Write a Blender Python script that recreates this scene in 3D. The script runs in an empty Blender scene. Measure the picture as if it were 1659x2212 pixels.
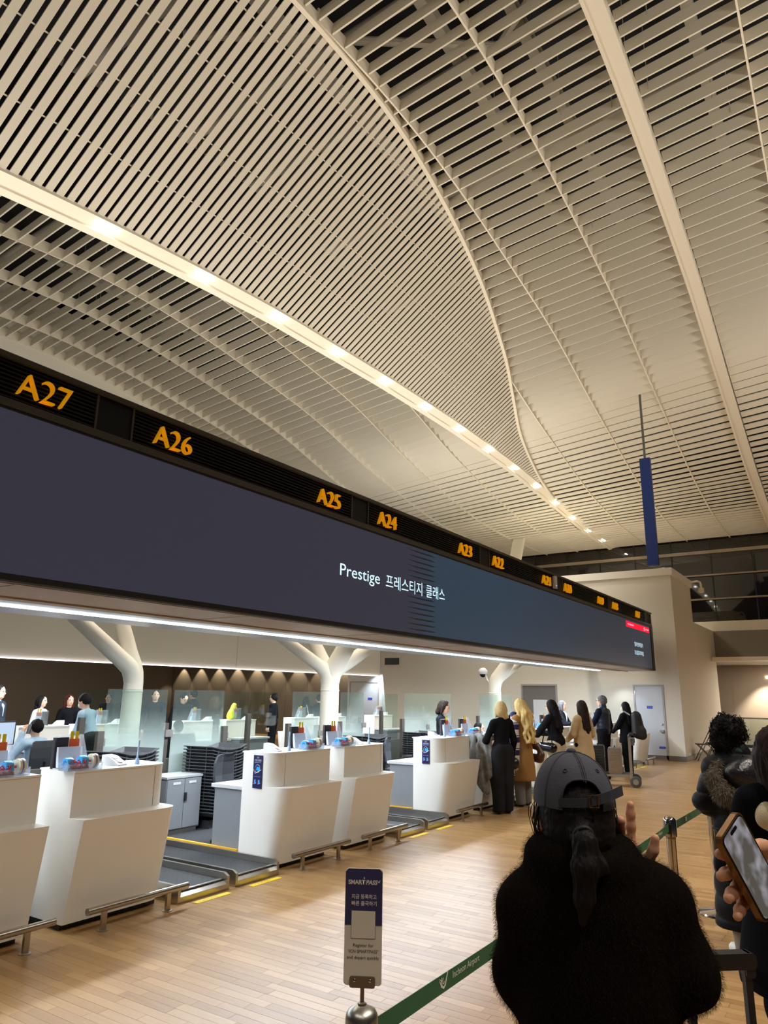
import bpy, bmesh, math, random
import numpy as np
from mathutils import Vector, Matrix, Euler

random.seed(7)
rng = np.random.default_rng(7)
SC = bpy.context.scene
COL = SC.collection
PI = math.pi

# ------------------------------------------------------------------ camera
cam_d = bpy.data.cameras.new('camera')
cam_d.sensor_fit = 'VERTICAL'
cam_d.sensor_height = 36.0
cam_d.lens = 36.0 * 1534.0 / 2212.0
cam_d.clip_start = 0.05
cam_d.clip_end = 200
cam = bpy.data.objects.new('camera', cam_d)
COL.objects.link(cam)
cam.matrix_world = Matrix((
    (0.836320, 0.125057, 0.533788, 0.0),
    (0.548086, -0.213918, -0.808604, 0.0),
    (0.013066, 0.968814, -0.247446, 1.75),
    (0, 0, 0, 1)))
SC.camera = cam

# ------------------------------------------------------------------ view, world
SC.view_settings.view_transform = 'Standard'
SC.view_settings.look = 'None'
SC.view_settings.exposure = 0.25
SC.view_settings.gamma = 1.0
SC.view_settings.use_curve_mapping = False
W = bpy.data.worlds.new('night')
SC.world = W
W.use_nodes = True
W.node_tree.nodes['Background'].inputs[0].default_value = (0.020, 0.024, 0.035, 1)
W.node_tree.nodes['Background'].inputs[1].default_value = 0.5

# ------------------------------------------------------------------ ceiling height field (hall roof: a wave along y that also climbs with x)
ZRy = [-4, 3, 5.7, 7, 8, 9, 10, 11, 12, 13, 14.5, 15.5, 17, 18.5, 20.5, 23, 26, 28, 30]
ZRz = [9.2, 10.4, 10.95, 11.12, 11.2, 11.22, 11.17, 11.08, 10.95, 10.8, 10.58, 10.37, 9.92, 9.45, 8.9, 8.3, 7.88, 7.80, 7.78]
GY = [0, 18, 21, 24, 27, 30]
GG = [1, 1, .8, .45, .12, 0]
SY = [0, 3.62, 5.05, 6.81, 8.57, 10.37, 12.14, 13.9, 15.71, 17.45, 19.26, 21.08, 22.87, 24.65, 26.48, 28.18, 30]
SZ = [7.2, 7.79, 8.0, 8.2, 8.35, 8.42, 8.49, 8.52, 8.53, 8.50, 8.45, 8.33, 8.18, 8.03, 7.9, 7.85, 7.82]
BY = [0, 5.66, 6.8, 7.9, 8.8, 9.77, 10.77, 11.8, 12.8, 13.5, 14.4, 15.1, 15.8, 16.35, 17.0, 17.5, 18.1, 18.75, 19.5, 20.5, 21.2, 22.2]
BX = [-5.1, -5.2, -5.25, -5.31, -5.39, -5.49, -5.61, -5.76, -5.93, -6.08, -6.30, -6.46, -6.64, -6.82, -7.01, -7.17, -7.35, -7.49, -7.62, -7.76, -7.84, -7.9]
def smooth_interp(xs, ys):
    t = np.linspace(xs[0], xs[-1], 800)
    v = np.interp(t, xs, ys)
    k = np.hanning(41); k /= k.sum()
    vp = np.concatenate([np.full(20, v[0]) + (np.arange(-20, 0)) * (v[1] - v[0]), v, np.full(20, v[-1]) + np.arange(1, 21) * (v[-1] - v[-2])])
    v = np.convolve(vp, k, 'valid')
    return lambda q: np.interp(q, t, v)
zR = smooth_interp(ZRy, ZRz)
zG = smooth_interp(GY, GG)
zS = smooth_interp(SY, SZ)
xB = smooth_interp(BY, BX)
def slope_x(y): return 0.105 * float(zG(y))
def zC(x, y): return float(zR(y)) + slope_x(y) * (x + 3.64)

# ------------------------------------------------------------------ lamps of the hall, seen and added
def area(name, loc, size, size_y, power, col, rot=(0, 0, 0), spread=PI):
    d = bpy.data.lights.new(name, 'AREA')
    d.shape = 'RECTANGLE'; d.size = size; d.size_y = size_y
    d.energy = power; d.color = col; d.spread = spread
    o = bpy.data.objects.new(name, d); COL.objects.link(o)
    o.location = loc; o.rotation_euler = rot
    return o
def spot(name, loc, power, col, angle, blend=0.5, radius=0.1, rot=(0, 0, 0)):
    d = bpy.data.lights.new(name, 'SPOT')
    d.energy = power; d.color = col; d.spot_size = angle; d.spot_blend = blend; d.shadow_soft_size = radius
    o = bpy.data.objects.new(name, d); COL.objects.link(o)
    o.location = loc; o.rotation_euler = rot
    return o
WARM = (1.0, 0.925, 0.81)
NEUT = (1.0, 0.92, 0.80)
COOL = (0.80, 0.90, 1.0)
# unseen area lamps added to light the ceiling, here and across the hall
area('unseen_uplight', (-8.7, 10.5, 4.6), 5.0, 19.0, 500, WARM, (PI, 0, 0))
area('unseen_uplight', (9.5, 10.5, 4.6), 5.0, 22.0, 2450, WARM, (PI, 0, 0))
# unseen spots added along the ceiling edge to cast the floor's shadow line
for y in np.arange(3.0, 22.5, 2.4):
    spot('unseen_hall_spot', (float(xB(y)) - 0.02, float(y), zC(float(xB(y)), y) - 0.12), 175, NEUT, math.radians(100), 0.7, 0.06)
for y in np.arange(1.0, 29.0, 3.0):
    spot('unseen_hall_spot', (4.2, float(y), zC(4.2, y) - 0.2), 1050, NEUT, math.radians(110), 0.8, 0.15)  # unseen spots added on the right to lift counter fronts and end wall
for x in (-3.0, 0.5, 4.0):
    spot('unseen_hall_spot', (x, -3.5, 9.0), 330, NEUT, math.radians(110), 0.8, 0.15)  # unseen spots added behind the camera to brighten the notice panel
# light lines under the check-in canopy
area('canopy_light', (-6.45, 10.4, 2.47), 0.10, 19.0, 740, COOL)
spot('canopy_end_light', (-5.95, 21.75, 2.44), 26, COOL, math.radians(95), 0.6, 0.03)
area('canopy_light', (-12.45, 10.6, 2.24), 0.10, 16.0, 420, COOL)

# ------------------------------------------------------------------ materials
MATS = {}
def mat(name, col, rough=0.5, metal=0.0, emit=None, estr=0.0, bump=0.0, bscale=60.0, var=0.0, vscale=8.0, coat=0.0, spec=None, sheen=0.0, alpha=None):
    if name in MATS: return MATS[name]
    m = bpy.data.materials.new(name); m.use_nodes = True
    nt = m.node_tree; b = nt.nodes['Principled BSDF']
    b.inputs['Base Color'].default_value = (*col, 1)
    b.inputs['Roughness'].default_value = rough
    b.inputs['Metallic'].default_value = metal
    if spec is not None: b.inputs['Specular IOR Level'].default_value = spec
    if coat: b.inputs['Coat Weight'].default_value = coat
    if sheen:
        b.inputs['Sheen Weight'].default_value = sheen
        b.inputs['Sheen Roughness'].default_value = 0.5
    if emit is not None:
        b.inputs['Emission Color'].default_value = (*emit, 1)
        b.inputs['Emission Strength'].default_value = estr
    tc = None
    if var > 0 or bump > 0:
        tc = nt.nodes.new('ShaderNodeTexCoord')
    if var > 0:
        n = nt.nodes.new('ShaderNodeTexNoise'); n.inputs['Scale'].default_value = vscale; n.inputs['Detail'].default_value = 4
        nt.links.new(tc.outputs['Object'], n.inputs['Vector'])
        mr = nt.nodes.new('ShaderNodeMapRange'); mr.inputs[1].default_value = .3; mr.inputs[2].default_value = .7
        mr.inputs[3].default_value = 1 - var; mr.inputs[4].default_value = 1 + var
        nt.links.new(n.outputs['Fac'], mr.inputs[0])
        mx = nt.nodes.new('ShaderNodeVectorMath'); mx.operation = 'SCALE'
        mx.inputs[0].default_value = col
        nt.links.new(mr.outputs[0], mx.inputs['Scale'])
        nt.links.new(mx.outputs[0], b.inputs['Base Color'])
    if bump > 0:
        n = nt.nodes.new('ShaderNodeTexNoise'); n.inputs['Scale'].default_value = bscale; n.inputs['Detail'].default_value = 3
        nt.links.new(tc.outputs['Object'], n.inputs['Vector'])
        bp = nt.nodes.new('ShaderNodeBump'); bp.inputs['Strength'].default_value = bump; bp.inputs['Distance'].default_value = 0.01
        nt.links.new(n.outputs['Fac'], bp.inputs['Height'])
        nt.links.new(bp.outputs[0], b.inputs['Normal'])
    MATS[name] = m
    return m

def srgb(r, g, b):
    f = lambda c: (c / 255 / 12.92) if c / 255 <= 0.04045 else ((c / 255 + 0.055) / 1.055) ** 2.4
    return (f(r), f(g), f(b))

slat_m = mat('slat_paint', srgb(228, 220, 202), 0.55)
rib_m = mat('rib_paint', srgb(236, 226, 206), 0.5)
cream_m = mat('cream_wall', srgb(230, 223, 207), 0.7, bump=0.02, bscale=90)
dark_m = mat('void_dark', srgb(24, 25, 27), 0.9)
steelpipe_m = mat('grey_pipe', srgb(170, 164, 150), 0.6)
white_m = mat('counter_white', srgb(238, 234, 226), 0.32, var=0.015, vscale=3)
plinth_m = mat('plinth_dark', srgb(48, 48, 50), 0.5)
steel_m = mat('brushed_steel', srgb(190, 184, 174), 0.28, 1.0, bump=0.02, bscale=200)
alu_m = mat('aluminium', srgb(205, 208, 212), 0.35, 1.0)
black_m = mat('black_frame', srgb(34, 33, 33), 0.45)
louvre_m = mat('louvre_black', srgb(40, 39, 38), 0.42)
grey_m = mat('grey_panel', srgb(128, 130, 134), 0.45)
brown_m = mat('brown_wall', srgb(96, 88, 76), 0.6, bump=0.02, bscale=40)
orange_m = mat('orange_letter', srgb(240, 160, 10), 0.4, emit=srgb(245, 165, 12), estr=0.35)
led_m = mat('led_white', (1, 1, 1), 0.5, emit=(0.88, 0.95, 1.0), estr=9.0)
lamp_m = mat('lamp_white', (1, 1, 1), 0.5, emit=(1.0, 0.96, 0.88), estr=22.0)
carpet_m = mat('staff_carpet', srgb(40, 42, 46), 0.9, bump=0.2, bscale=300)
tray_m = mat('tray_plastic', srgb(62, 64, 68), 0.4)
rubber_m = mat('belt_rubber', srgb(58, 58, 60), 0.6)
navy_m = mat('blue_panel', srgb(34, 62, 138), 0.4)
fascia_m = mat('fascia_beige', srgb(150, 124, 98), 0.45)
yellow_m = mat('warning_yellow', srgb(240, 205, 30), 0.5)

# ------------------------------------------------------------------ mesh helpers
class MB:
    def __init__(s): s.v = []; s.f = []; s.mi = []
    def add(s, vs, fs, mi=0):
        o = len(s.v); s.v += [tuple(map(float, p)) for p in vs]
        s.f += [tuple(i + o for i in q) for q in fs]; s.mi += [mi] * len(fs); return s
    def box(s, lo, hi, mi=0, M=None):
        x0, y0, z0 = lo; x1, y1, z1 = hi
        vs = [(x0, y0, z0), (x1, y0, z0), (x1, y1, z0), (x0, y1, z0), (x0, y0, z1), (x1, y0, z1), (x1, y1, z1), (x0, y1, z1)]
        if M is not None: vs = [tuple(M @ Vector(p)) for p in vs]
        return s.add(vs, [(0, 3, 2, 1), (4, 5, 6, 7), (0, 1, 5, 4), (1, 2, 6, 5), (2, 3, 7, 6), (3, 0, 4, 7)], mi)
    def cbox(s, c, sz, mi=0, M=None):
        return s.box([c[i] - sz[i] / 2 for i in range(3)], [c[i] + sz[i] / 2 for i in range(3)], mi, M)
    def prism(s, pts, axis, a, b, mi=0):
        # pts: 2D polygon (counter-clockwise), extruded along axis from a to b
        def P(q, t):
            return {0: (t, q[0], q[1]), 1: (q[0], t, q[1]), 2: (q[0], q[1], t)}[axis]
        n = len(pts)
        vs = [P(q, a) for q in pts] + [P(q, b) for q in pts]
        fs = [tuple(range(n - 1, -1, -1)), tuple(range(n, 2 * n))] + [(i, (i + 1) % n, n + (i + 1) % n, n + i) for i in range(n)]
        return s.add(vs, fs, mi)
    def tube(s, pts, rad, seg=10, mi=0, cap=True, closed=False):
        pts = [Vector(p) for p in pts]; n = len(pts)
        rad = [rad] * n if isinstance(rad, (int, float)) else rad
        up = Vector((0, 0, 1)); rings = []
        prevn = None
        for i in range(n):
            if closed: t = pts[(i + 1) % n] - pts[i - 1]
            else: t = pts[min(i + 1, n - 1)] - pts[max(i - 1, 0)]
            t.normalize()
            a = (prevn if prevn is not None else (up if abs(t.z) < .95 else Vector((1, 0, 0))))
            u = (a - t * a.dot(t))
            if u.length < 1e-6: u = Vector((1, 0, 0)) - t * t.x
            u.normalize(); w = t.cross(u); prevn = u
            rings.append([pts[i] + (u * math.cos(2 * PI * k / seg) + w * math.sin(2 * PI * k / seg)) * rad[i] for k in range(seg)])
        vs = [p for r in rings for p in r]; fs = []
        m = n if closed else n - 1
        for i in range(m):
            j = (i + 1) % n
            for k in range(seg):
                fs.append((i * seg + k, i * seg + (k + 1) % seg, j * seg + (k + 1) % seg, j * seg + k))
        if cap and not closed:
            fs.append(tuple(range(seg - 1, -1, -1))); fs.append(tuple((n - 1) * seg + k for k in range(seg)))
        return s.add(vs, fs, mi)
    def lathe(s, prof, seg=20, c=(0, 0, 0), mi=0, axis=2):
        vs = []; fs = []; n = len(prof)
        for (r, z) in prof:
            for k in range(seg):
                a = 2 * PI * k / seg; p = (r * math.cos(a), r * math.sin(a), z)
                if axis == 0: p = (z, p[0], p[1])
                if axis == 1: p = (p[0], z, p[1])
                vs.append((p[0] + c[0], p[1] + c[1], p[2] + c[2]))
        for i in range(n - 1):
            for k in range(seg):
                q = (i * seg + k, i * seg + (k + 1) % seg, (i + 1) * seg + (k + 1) % seg, (i + 1) * seg + k)
                fs.append(q if axis != 1 else q[::-1])
        a = tuple(range(seg - 1, -1, -1)); b = tuple((n - 1) * seg + k for k in range(seg))
        fs += [a, b] if axis != 1 else [a[::-1], b[::-1]]
        return s.add(vs, fs, mi)
    def sphere(s, c, r, seg=10, rings=7, mi=0):
        r = (r, r, r) if isinstance(r, (int, float)) else r
        vs = [(c[0], c[1], c[2] - r[2])]; fs = []
        for i in range(1, rings):
            a = -PI / 2 + PI * i / rings
            for k in range(seg):
                b = 2 * PI * k / seg
                vs.append((c[0] + r[0] * math.cos(a) * math.cos(b), c[1] + r[1] * math.cos(a) * math.sin(b), c[2] + r[2] * math.sin(a)))
        vs.append((c[0], c[1], c[2] + r[2])); L = len(vs) - 1
        for k in range(seg): fs.append((0, 1 + (k + 1) % seg, 1 + k))
        for i in range(rings - 2):
            for k in range(seg):
                a = 1 + i * seg + k; b = 1 + i * seg + (k + 1) % seg
                fs.append((a, b, b + seg, a + seg))
        for k in range(seg): fs.append((L, 1 + (rings - 2) * seg + k, 1 + (rings - 2) * seg + (k + 1) % seg))
        return s.add(vs, fs, mi)
    def loft(s, rings, mi=0, cap=True):
        n = len(rings); k = len(rings[0]); vs = [p for r in rings for p in r]; fs = []
        for i in range(n - 1):
            for j in range(k): fs.append((i * k + j, i * k + (j + 1) % k, (i + 1) * k + (j + 1) % k, (i + 1) * k + j))
        if cap: fs.append(tuple(range(k - 1, -1, -1))); fs.append(tuple((n - 1) * k + j for j in range(k)))
        return s.add(vs, fs, mi)
    def mesh(s, name, mats, smooth=False, fix=True):
        me = bpy.data.meshes.new(name); me.from_pydata(s.v, [], s.f)
        mats = mats if isinstance(mats, (list, tuple)) else [mats]
        for m in mats: me.materials.append(m)
        if len(mats) > 1: me.polygons.foreach_set('material_index', s.mi)
        if fix:
            bm = bmesh.new(); bm.from_mesh(me); bmesh.ops.recalc_face_normals(bm, faces=bm.faces); bm.to_mesh(me); bm.free()
        if smooth: set_smooth(me, smooth)
        me.update(); return me

def set_smooth(me, ang=True):
    me.polygons.foreach_set('use_smooth', [True] * len(me.polygons))
    if ang is not True: me.set_sharp_from_angle(angle=math.radians(ang))

def obj(name, mb, m, parent=None, smooth=False, loc=None, rot=None):
    me = mb if isinstance(mb, bpy.types.Mesh) else mb.mesh(name, m, smooth)
    o = bpy.data.objects.new(name, me); COL.objects.link(o)
    if parent is not None: o.parent = parent
    if loc is not None: o.location = loc
    if rot is not None: o.rotation_euler = rot
    return o
def tag(o, label, cat, group=None):
    o['label'] = label; o['category'] = cat
    if group: o['group'] = group
    return o
def thing(name, label, cat, loc=(0, 0, 0), rotz=0.0, group=None):
    o = bpy.data.objects.new(name, None); COL.objects.link(o)
    o.location = loc; o.rotation_euler = (0, 0, rotz); o.empty_display_size = 0.1
    return tag(o, label, cat, group)
def struct(name, mb=None, m=None, label=None, smooth=False, parent=None):
    if mb is None:
        o = bpy.data.objects.new(name, None); COL.objects.link(o)
    else: o = obj(name, mb, m, parent, smooth)
    if parent is None: o['kind'] = 'structure'
    if label: o['label'] = label
    return o
def dup(root, loc=None, rotz=None, label=None, group=None):
    r = root.copy(); COL.objects.link(r)
    if loc is not None: r.location = loc
    if rotz is not None: r.rotation_euler = (0, 0, rotz)
    if label: r['label'] = label
    if group: r['group'] = group
    for ch in list(root.children):
        c = ch.copy(); COL.objects.link(c); c.parent = r
        for g in list(ch.children):
            d = g.copy(); COL.objects.link(d); d.parent = c
    return r
def text_mesh(body, size, depth=0.0, align='LEFT', sx=1.0, shear=0.0, bold=0.0):
    cu = bpy.data.curves.new('t', 'FONT'); cu.body = body; cu.size = size; cu.extrude = depth / 2
    cu.align_x = align; cu.align_y = 'BOTTOM_BASELINE'; cu.resolution_u = 3; cu.shear = shear; cu.offset = bold
    o = bpy.data.objects.new('t', cu); COL.objects.link(o)
    dg = bpy.context.evaluated_depsgraph_get(); dg.update()
    me = bpy.data.meshes.new_from_object(o.evaluated_get(dg))
    bpy.data.objects.remove(o); bpy.data.curves.remove(cu)
    me.materials.clear()
    if sx != 1.0: me.transform(Matrix.Diagonal((sx, 1, 1, 1)))
    return me
def text_obj(name, body, size, m, M, parent=None, depth=0.0, align='LEFT', sx=1.0, shear=0.0, bold=0.0, width=None):
    me = text_mesh(body, size, depth, align, 1.0, shear, bold)
    if width and len(me.vertices):
        xs = [v.co.x for v in me.vertices]; w = max(xs) - min(xs)
        me.transform(Matrix.Diagonal((width / w, 1, 1, 1)))
    elif sx != 1.0: me.transform(Matrix.Diagonal((sx, 1, 1, 1)))
    me.transform(M); me.materials.append(m); me.name = name
    return obj(name, me, None, parent)
# frames for text: on a plane facing +x (reading direction +y), on a plane facing -y (reading +x)
def face_px(x, y, z): return Matrix(((0, 0, 1, x), (1, 0, 0, y), (0, 1, 0, z), (0, 0, 0, 1)))
def face_my(x, y, z): return Matrix(((1, 0, 0, x), (0, 0, -1, y), (0, 1, 0, z), (0, 0, 0, 1)))
# ================================================================== FLOOR
# wood strips run along x; nearest ones are parts, the rest one mass
def wood_mat(name, attr):
    m = bpy.data.materials.new(name); m.use_nodes = True
    nt = m.node_tree; b = nt.nodes['Principled BSDF']; L = nt.links.new
    if attr:
        a = nt.nodes.new('ShaderNodeAttribute'); a.attribute_name = 'tone'; fac = a.outputs['Fac']
    else:
        oi = nt.nodes.new('ShaderNodeObjectInfo'); fac = oi.outputs['Random']
    geo = nt.nodes.new('ShaderNodeNewGeometry')
    off = nt.nodes.new('ShaderNodeCombineXYZ')
    mul = nt.nodes.new('ShaderNodeMath'); mul.operation = 'MULTIPLY'; mul.inputs[1].default_value = 37.0
    L(fac, mul.inputs[0]); L(mul.outputs[0], off.inputs[0]); L(mul.outputs[0], off.inputs[2])
    add = nt.nodes.new('ShaderNodeVectorMath'); add.operation = 'ADD'
    L(geo.outputs['Position'], add.inputs[0]); L(off.outputs[0], add.inputs[1])
    mp = nt.nodes.new('ShaderNodeMapping'); mp.inputs['Scale'].default_value = (2.2, 34.0, 1.0)
    L(add.outputs[0], mp.inputs['Vector'])
    n = nt.nodes.new('ShaderNodeTexNoise'); n.inputs['Scale'].default_value = 1.0; n.inputs['Detail'].default_value = 5; n.inputs['Distortion'].default_value = 1.2
    L(mp.outputs[0], n.inputs['Vector'])
    cr = nt.nodes.new('ShaderNodeValToRGB'); e = cr.color_ramp.elements
    e[0].position = 0.0; e[0].color = (*srgb(126, 92, 54), 1)
    e[1].position = 1.0; e[1].color = (*srgb(202, 168, 120), 1)
    for p, c in ((.25, (149, 113, 70)), (.5, (163, 127, 82)), (.75, (175, 139, 93))):
        q = e.new(p); q.color = (*srgb(*c), 1)
    # tone + grain
    ma = nt.nodes.new('ShaderNodeMath'); ma.operation = 'MULTIPLY_ADD'; ma.inputs[1].default_value = 0.45
    L(n.outputs['Fac'], ma.inputs[0])
    sc = nt.nodes.new('ShaderNodeMath'); sc.operation = 'MULTIPLY_ADD'; sc.inputs[1].default_value = 0.46; sc.inputs[2].default_value = 0.04
    L(fac, sc.inputs[0]); L(sc.outputs[0], ma.inputs[2])
    L(ma.outputs[0], cr.inputs[0]); L(cr.outputs[0], b.inputs['Base Color'])
    b.inputs['Roughness'].default_value = 0.33
    b.inputs['Specular IOR Level'].default_value = 0.45
    bp = nt.nodes.new('ShaderNodeBump'); bp.inputs['Strength'].default_value = 0.06; bp.inputs['Distance'].default_value = 0.004
    L(n.outputs['Fac'], bp.inputs['Height']); L(bp.outputs[0], b.inputs['Normal'])
    return m
wood_part = wood_mat('oak_strip', False)
wood_mass = wood_mat('oak_strips', True)
floor = struct('floor', MB().box((-5.42, -3, -0.12), (14, 30.2, -0.002)).box((-29, -3, -0.12), (-5.42, 30.2, -0.06)), plinth_m, 'oak strip hall floor in front of the check-in counters')
obj('staff_carpet', MB().box((-13.9, -2, -0.06), (-5.42, 22.2, -0.008)), carpet_m, floor)
obj('opposite_floor', MB().box((-29, -2, -0.06), (-13.9, 30.2, -0.010)), wood_part, floor)
PW = 0.074
def strip_mesh(L_):
    g = 0.0003; c = 0.0008
    x0, x1, y0, y1 = g, L_ - g, g, PW - g
    vs = [(x0, y0, -0.0016), (x1, y0, -0.0016), (x1, y1, -0.0016), (x0, y1, -0.0016), (x0 + c, y0 + c, 0), (x1 - c, y0 + c, 0), (x1 - c, y1 - c, 0), (x0 + c, y1 - c, 0)]
    return vs, [(4, 5, 6, 7), (0, 1, 5, 4), (1, 2, 6, 5), (2, 3, 7, 6), (3, 0, 4, 7)]
LENS = (0.30, 0.42, 0.54, 0.66)
plank_meshes = []
for L_ in LENS:
    vs, fs = strip_mesh(L_); me = bpy.data.meshes.new('plank'); me.from_pydata(vs, [], fs); me.materials.append(wood_part); plank_meshes.append(me)
allp = []
r2 = random.Random(3)
ny = int((28.8 + 1.0) / PW)
for j in range(ny):
    y = -1.0 + j * PW
    x = -5.42 - r2.random() * 0.6
    xmax = 3.6 if y < 12 else (1.5 if y < 29 else 0.5)
    while x < xmax:
        k = r2.randrange(4); L_ = LENS[k]
        if x + L_ > -5.42: allp.append((x, y, k, r2.uniform(-0.0003, 0.0003)))
        x += L_
def cam_rank(p):
    x = p[0] + .25; y = p[1]
    # distance from the bottom of the view; only strips that the frame shows
    return (x + 1.9) ** 2 * 0.8 + (y - 3.2) ** 2
def in_view(x, y):
    d = 0.533788 * -x * 1 + 0.808604 * y + 0.247446 * -1.75 * 1
    d = -0.533788 * x + 0.808604 * y - 0.433
    if d < 1.5: return False
    u = 829.5 + 1534 * (0.836320 * x + 0.548086 * y - 0.0229) / d
    v = 1106 + 1534 * (-0.125057 * x + 0.213918 * y + 1.6954) / d
    return -20 < u < 1680 and v < 2240
vis = [p for p in allp if in_view(p[0] + .2, p[1])]
vis.sort(key=cam_rank)
near = set(vis[:300])
for p in vis[:300]:
    o = obj('plank', plank_meshes[p[2]], None, floor); o.location = (p[0], p[1], p[3])
mv = []; mf = []; tone = []
for p in allp:
    if p in near: continue
    x0 = max(p[0], -5.42)
    vs, fs = strip_mesh(p[0] + LENS[p[2]] - x0) if x0 + 0.01 < p[0] + LENS[p[2]] else ([], [])
    if not vs: continue
    o_ = len(mv); mv += [(a + x0, b + p[1], c + p[3]) for a, b, c in vs]; mf += [tuple(i + o_ for i in q) for q in fs]
    tone += [r2.random()] * 5
me = bpy.data.meshes.new('planks'); me.from_pydata(mv, [], mf); me.materials.append(wood_mass)
at = me.attributes.new('tone', 'FLOAT', 'FACE'); at.data.foreach_set('value', tone)
o = obj('planks', me, None, floor); o['kind'] = 'stuff'

# ================================================================== CEILING
def unit_slat(h, t):
    mb = MB().box((0, -h / 2, -t / 2), (1, h / 2, t / 2))
    return mb.mesh('slat', slat_m)
SLAT_H, SLAT_T, PITCH = 0.235, 0.026, 0.303
slat_me = unit_slat(SLAT_H, SLAT_T)
def tilt(y):
    return math.radians(float(np.interp(y, [3, 7, 10, 14, 15.3, 16.5, 17.4, 18.3, 20, 22, 24.5, 30], [100, 99, 96, 90, 85, 74, 58, 36, 16, 6, 0, 0])))
def slat_matrix(x0, x1, y):
    s = slope_x(y); ang = -math.atan(s)
    L_ = (x1 - x0) / math.cos(ang)
    return Matrix.Translation((x0, y, zC(x0, y) + 0.06)) @ Matrix.Rotation(ang, 4, 'Y') @ Matrix.Rotation(-tilt(y), 4, 'X') @ Matrix.Diagonal((L_, 1, 1, 1))
YS = [3.0 + PITCH * k for k in range(90)]
YS = [y for y in YS if y < 29.9]
def rib(mb, x, y0, y1, w=0.028, top=0.2, bot=-0.065, n=60):
    ys = np.linspace(y0, y1, n); rings = []
    for y in ys:
        s = max(0.3, math.sin(tilt(y)))
        b = bot * s if bot < 0 else bot
        z = zC(x, y) + 0.06; zb = z - SLAT_H / 2 * s - 0.004; zt = z + SLAT_H / 2 * s
        rings.append([(x - w / 2, y, zb), (x + w / 2, y, zb), (x + w / 2, y, zt), (x - w / 2, y, zt)])
    mb.loft(rings)
def bay(xl, xr, y0=3.0, clip=False, label=None):
    c = struct('ceiling', label=label)
    far = MB()
    for y in YS:
        if y < y0: continue
        a, b = xl + 0.014, xr - 0.014
        if clip:
            if y < 22.2: a = max(a, float(xB(y)) + 0.03)
        if b - a < 0.06: continue
        M = slat_matrix(a, b, y)
        if y < 21.5:
            o = bpy.data.objects.new('slat', slat_me); COL.objects.link(o); o.parent = c; o.matrix_local = M
        else:
            far.add([tuple(M @ v.co) for v in slat_me.vertices], [tuple(p.vertices) for p in slat_me.polygons])
    if far.v:
        o = obj('far_slats', far, slat_m, c); o['kind'] = 'stuff'
    return c
YE = 29.95
nm = lambda s: 'cream slatted ceiling bay, ' + s
bays_R = [(-7.93, -6.75, 'beside the far end of the light trough'), (-6.75, -5.18, 'along the curved edge of the steep slatted panel'), (-5.18, -3.62, 'second right of the curved edge'),
          (-3.62, -2.12, 'just left of the wide flat rib'), (-1.86, -0.30, 'just right of the wide flat rib'), (-0.30, 1.26, 'at the right edge of the picture'), (1.26, 2.82, 'past the right edge of the picture')]
for xl, xr, s in bays_R:
    c = bay(xl, xr, 3.0, xr < -5.0, nm(s))
    mb = MB()
    if xr > -5.15: rib(mb, xr, 3.0, YE)
    elif xr > -6.7: rib(mb, xr, 6.0, YE)
    else: rib(mb, xr, 16.2, YE)
    obj('rib', mb, rib_m, c)
for xl, xr, s in [(-9.65, -8.26, 'nearest behind the light trough'), (-11.03, -9.65, 'second behind the light trough'), (-12.42, -11.03, 'third behind the light trough'), (-13.82, -12.42, 'fourth behind the light trough'), (-15.2, -13.82, 'fifth behind the light trough'), (-16.0, -15.2, 'narrow one against the cream side wall')]:
    c = bay(xl, xr, 3.0, False, nm(s))
    mb = MB(); rib(mb, xl, 3.0, YE); obj('rib', mb, rib_m, c)
# wide flat rib with a flange
mb = MB(); rings = []
for y in np.linspace(3.0, YE, 70):
    z = zC(-2.0, y) - 0.075 * max(.35, math.sin(tilt(y)))
    rings.append([(-2.15, y, z - .035), (-2.11, y, z - .035), (-2.11, y, z), (-1.87, y, z + .01), (-1.87, y, z + .25), (-2.15, y, z + .22)])
mb.loft(rings)
struct('ceiling', mb, rib_m, 'wide flat cream rib between the ceiling bays')

# steep slatted panel between the trough and the ceiling edge
mid = struct('ceiling', label='steep slatted ceiling panel between light trough and curved edge')
mslat = MB().box((0, -0.5, -0.5), (1, 0.5, 0.5)).mesh('slat', slat_m)
ym = 2.0
far = MB()
XT = -7.92
while ym < 22.0:
    p0 = Vector((XT, ym, float(zS(ym)) + 0.05)); y1_ = ym + float(np.interp(ym, [2, 4, 6, 8, 10, 12, 14, 16, 18, 20, 22], [.1, .25, .42, .6, .7, .66, .62, .5, .35, .15, 0])); xb = float(xB(y1_)); p1 = Vector((xb - 0.02, y1_, zC(xb, y1_) - 0.02))
    u = p1 - p0; L_ = u.length
    if L_ > 0.12:
        u.normalize(); v = Vector((0, 1, (float(zS(ym + .1)) - float(zS(ym))) / .1 * .6)); v = (v - u * v.dot(u)).normalized(); w = u.cross(v)
        M = Matrix(((u.x * L_, v.x * 0.1, w.x * 0.016, p0.x), (u.y * L_, v.y * 0.1, w.y * 0.016, p0.y), (u.z * L_, v.z * 0.1, w.z * 0.016, p0.z), (0, 0, 0, 1)))
        if ym < 18.5:
            o = bpy.data.objects.new('slat', mslat); COL.objects.link(o); o.parent = mid; o.matrix_local = M
        else: far.add([tuple(M @ q.co) for q in mslat.vertices], [tuple(p.vertices) for p in mslat.polygons])
    ym += 0.15
o = obj('far_slats', far, slat_m, mid); o['kind'] = 'stuff'
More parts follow.
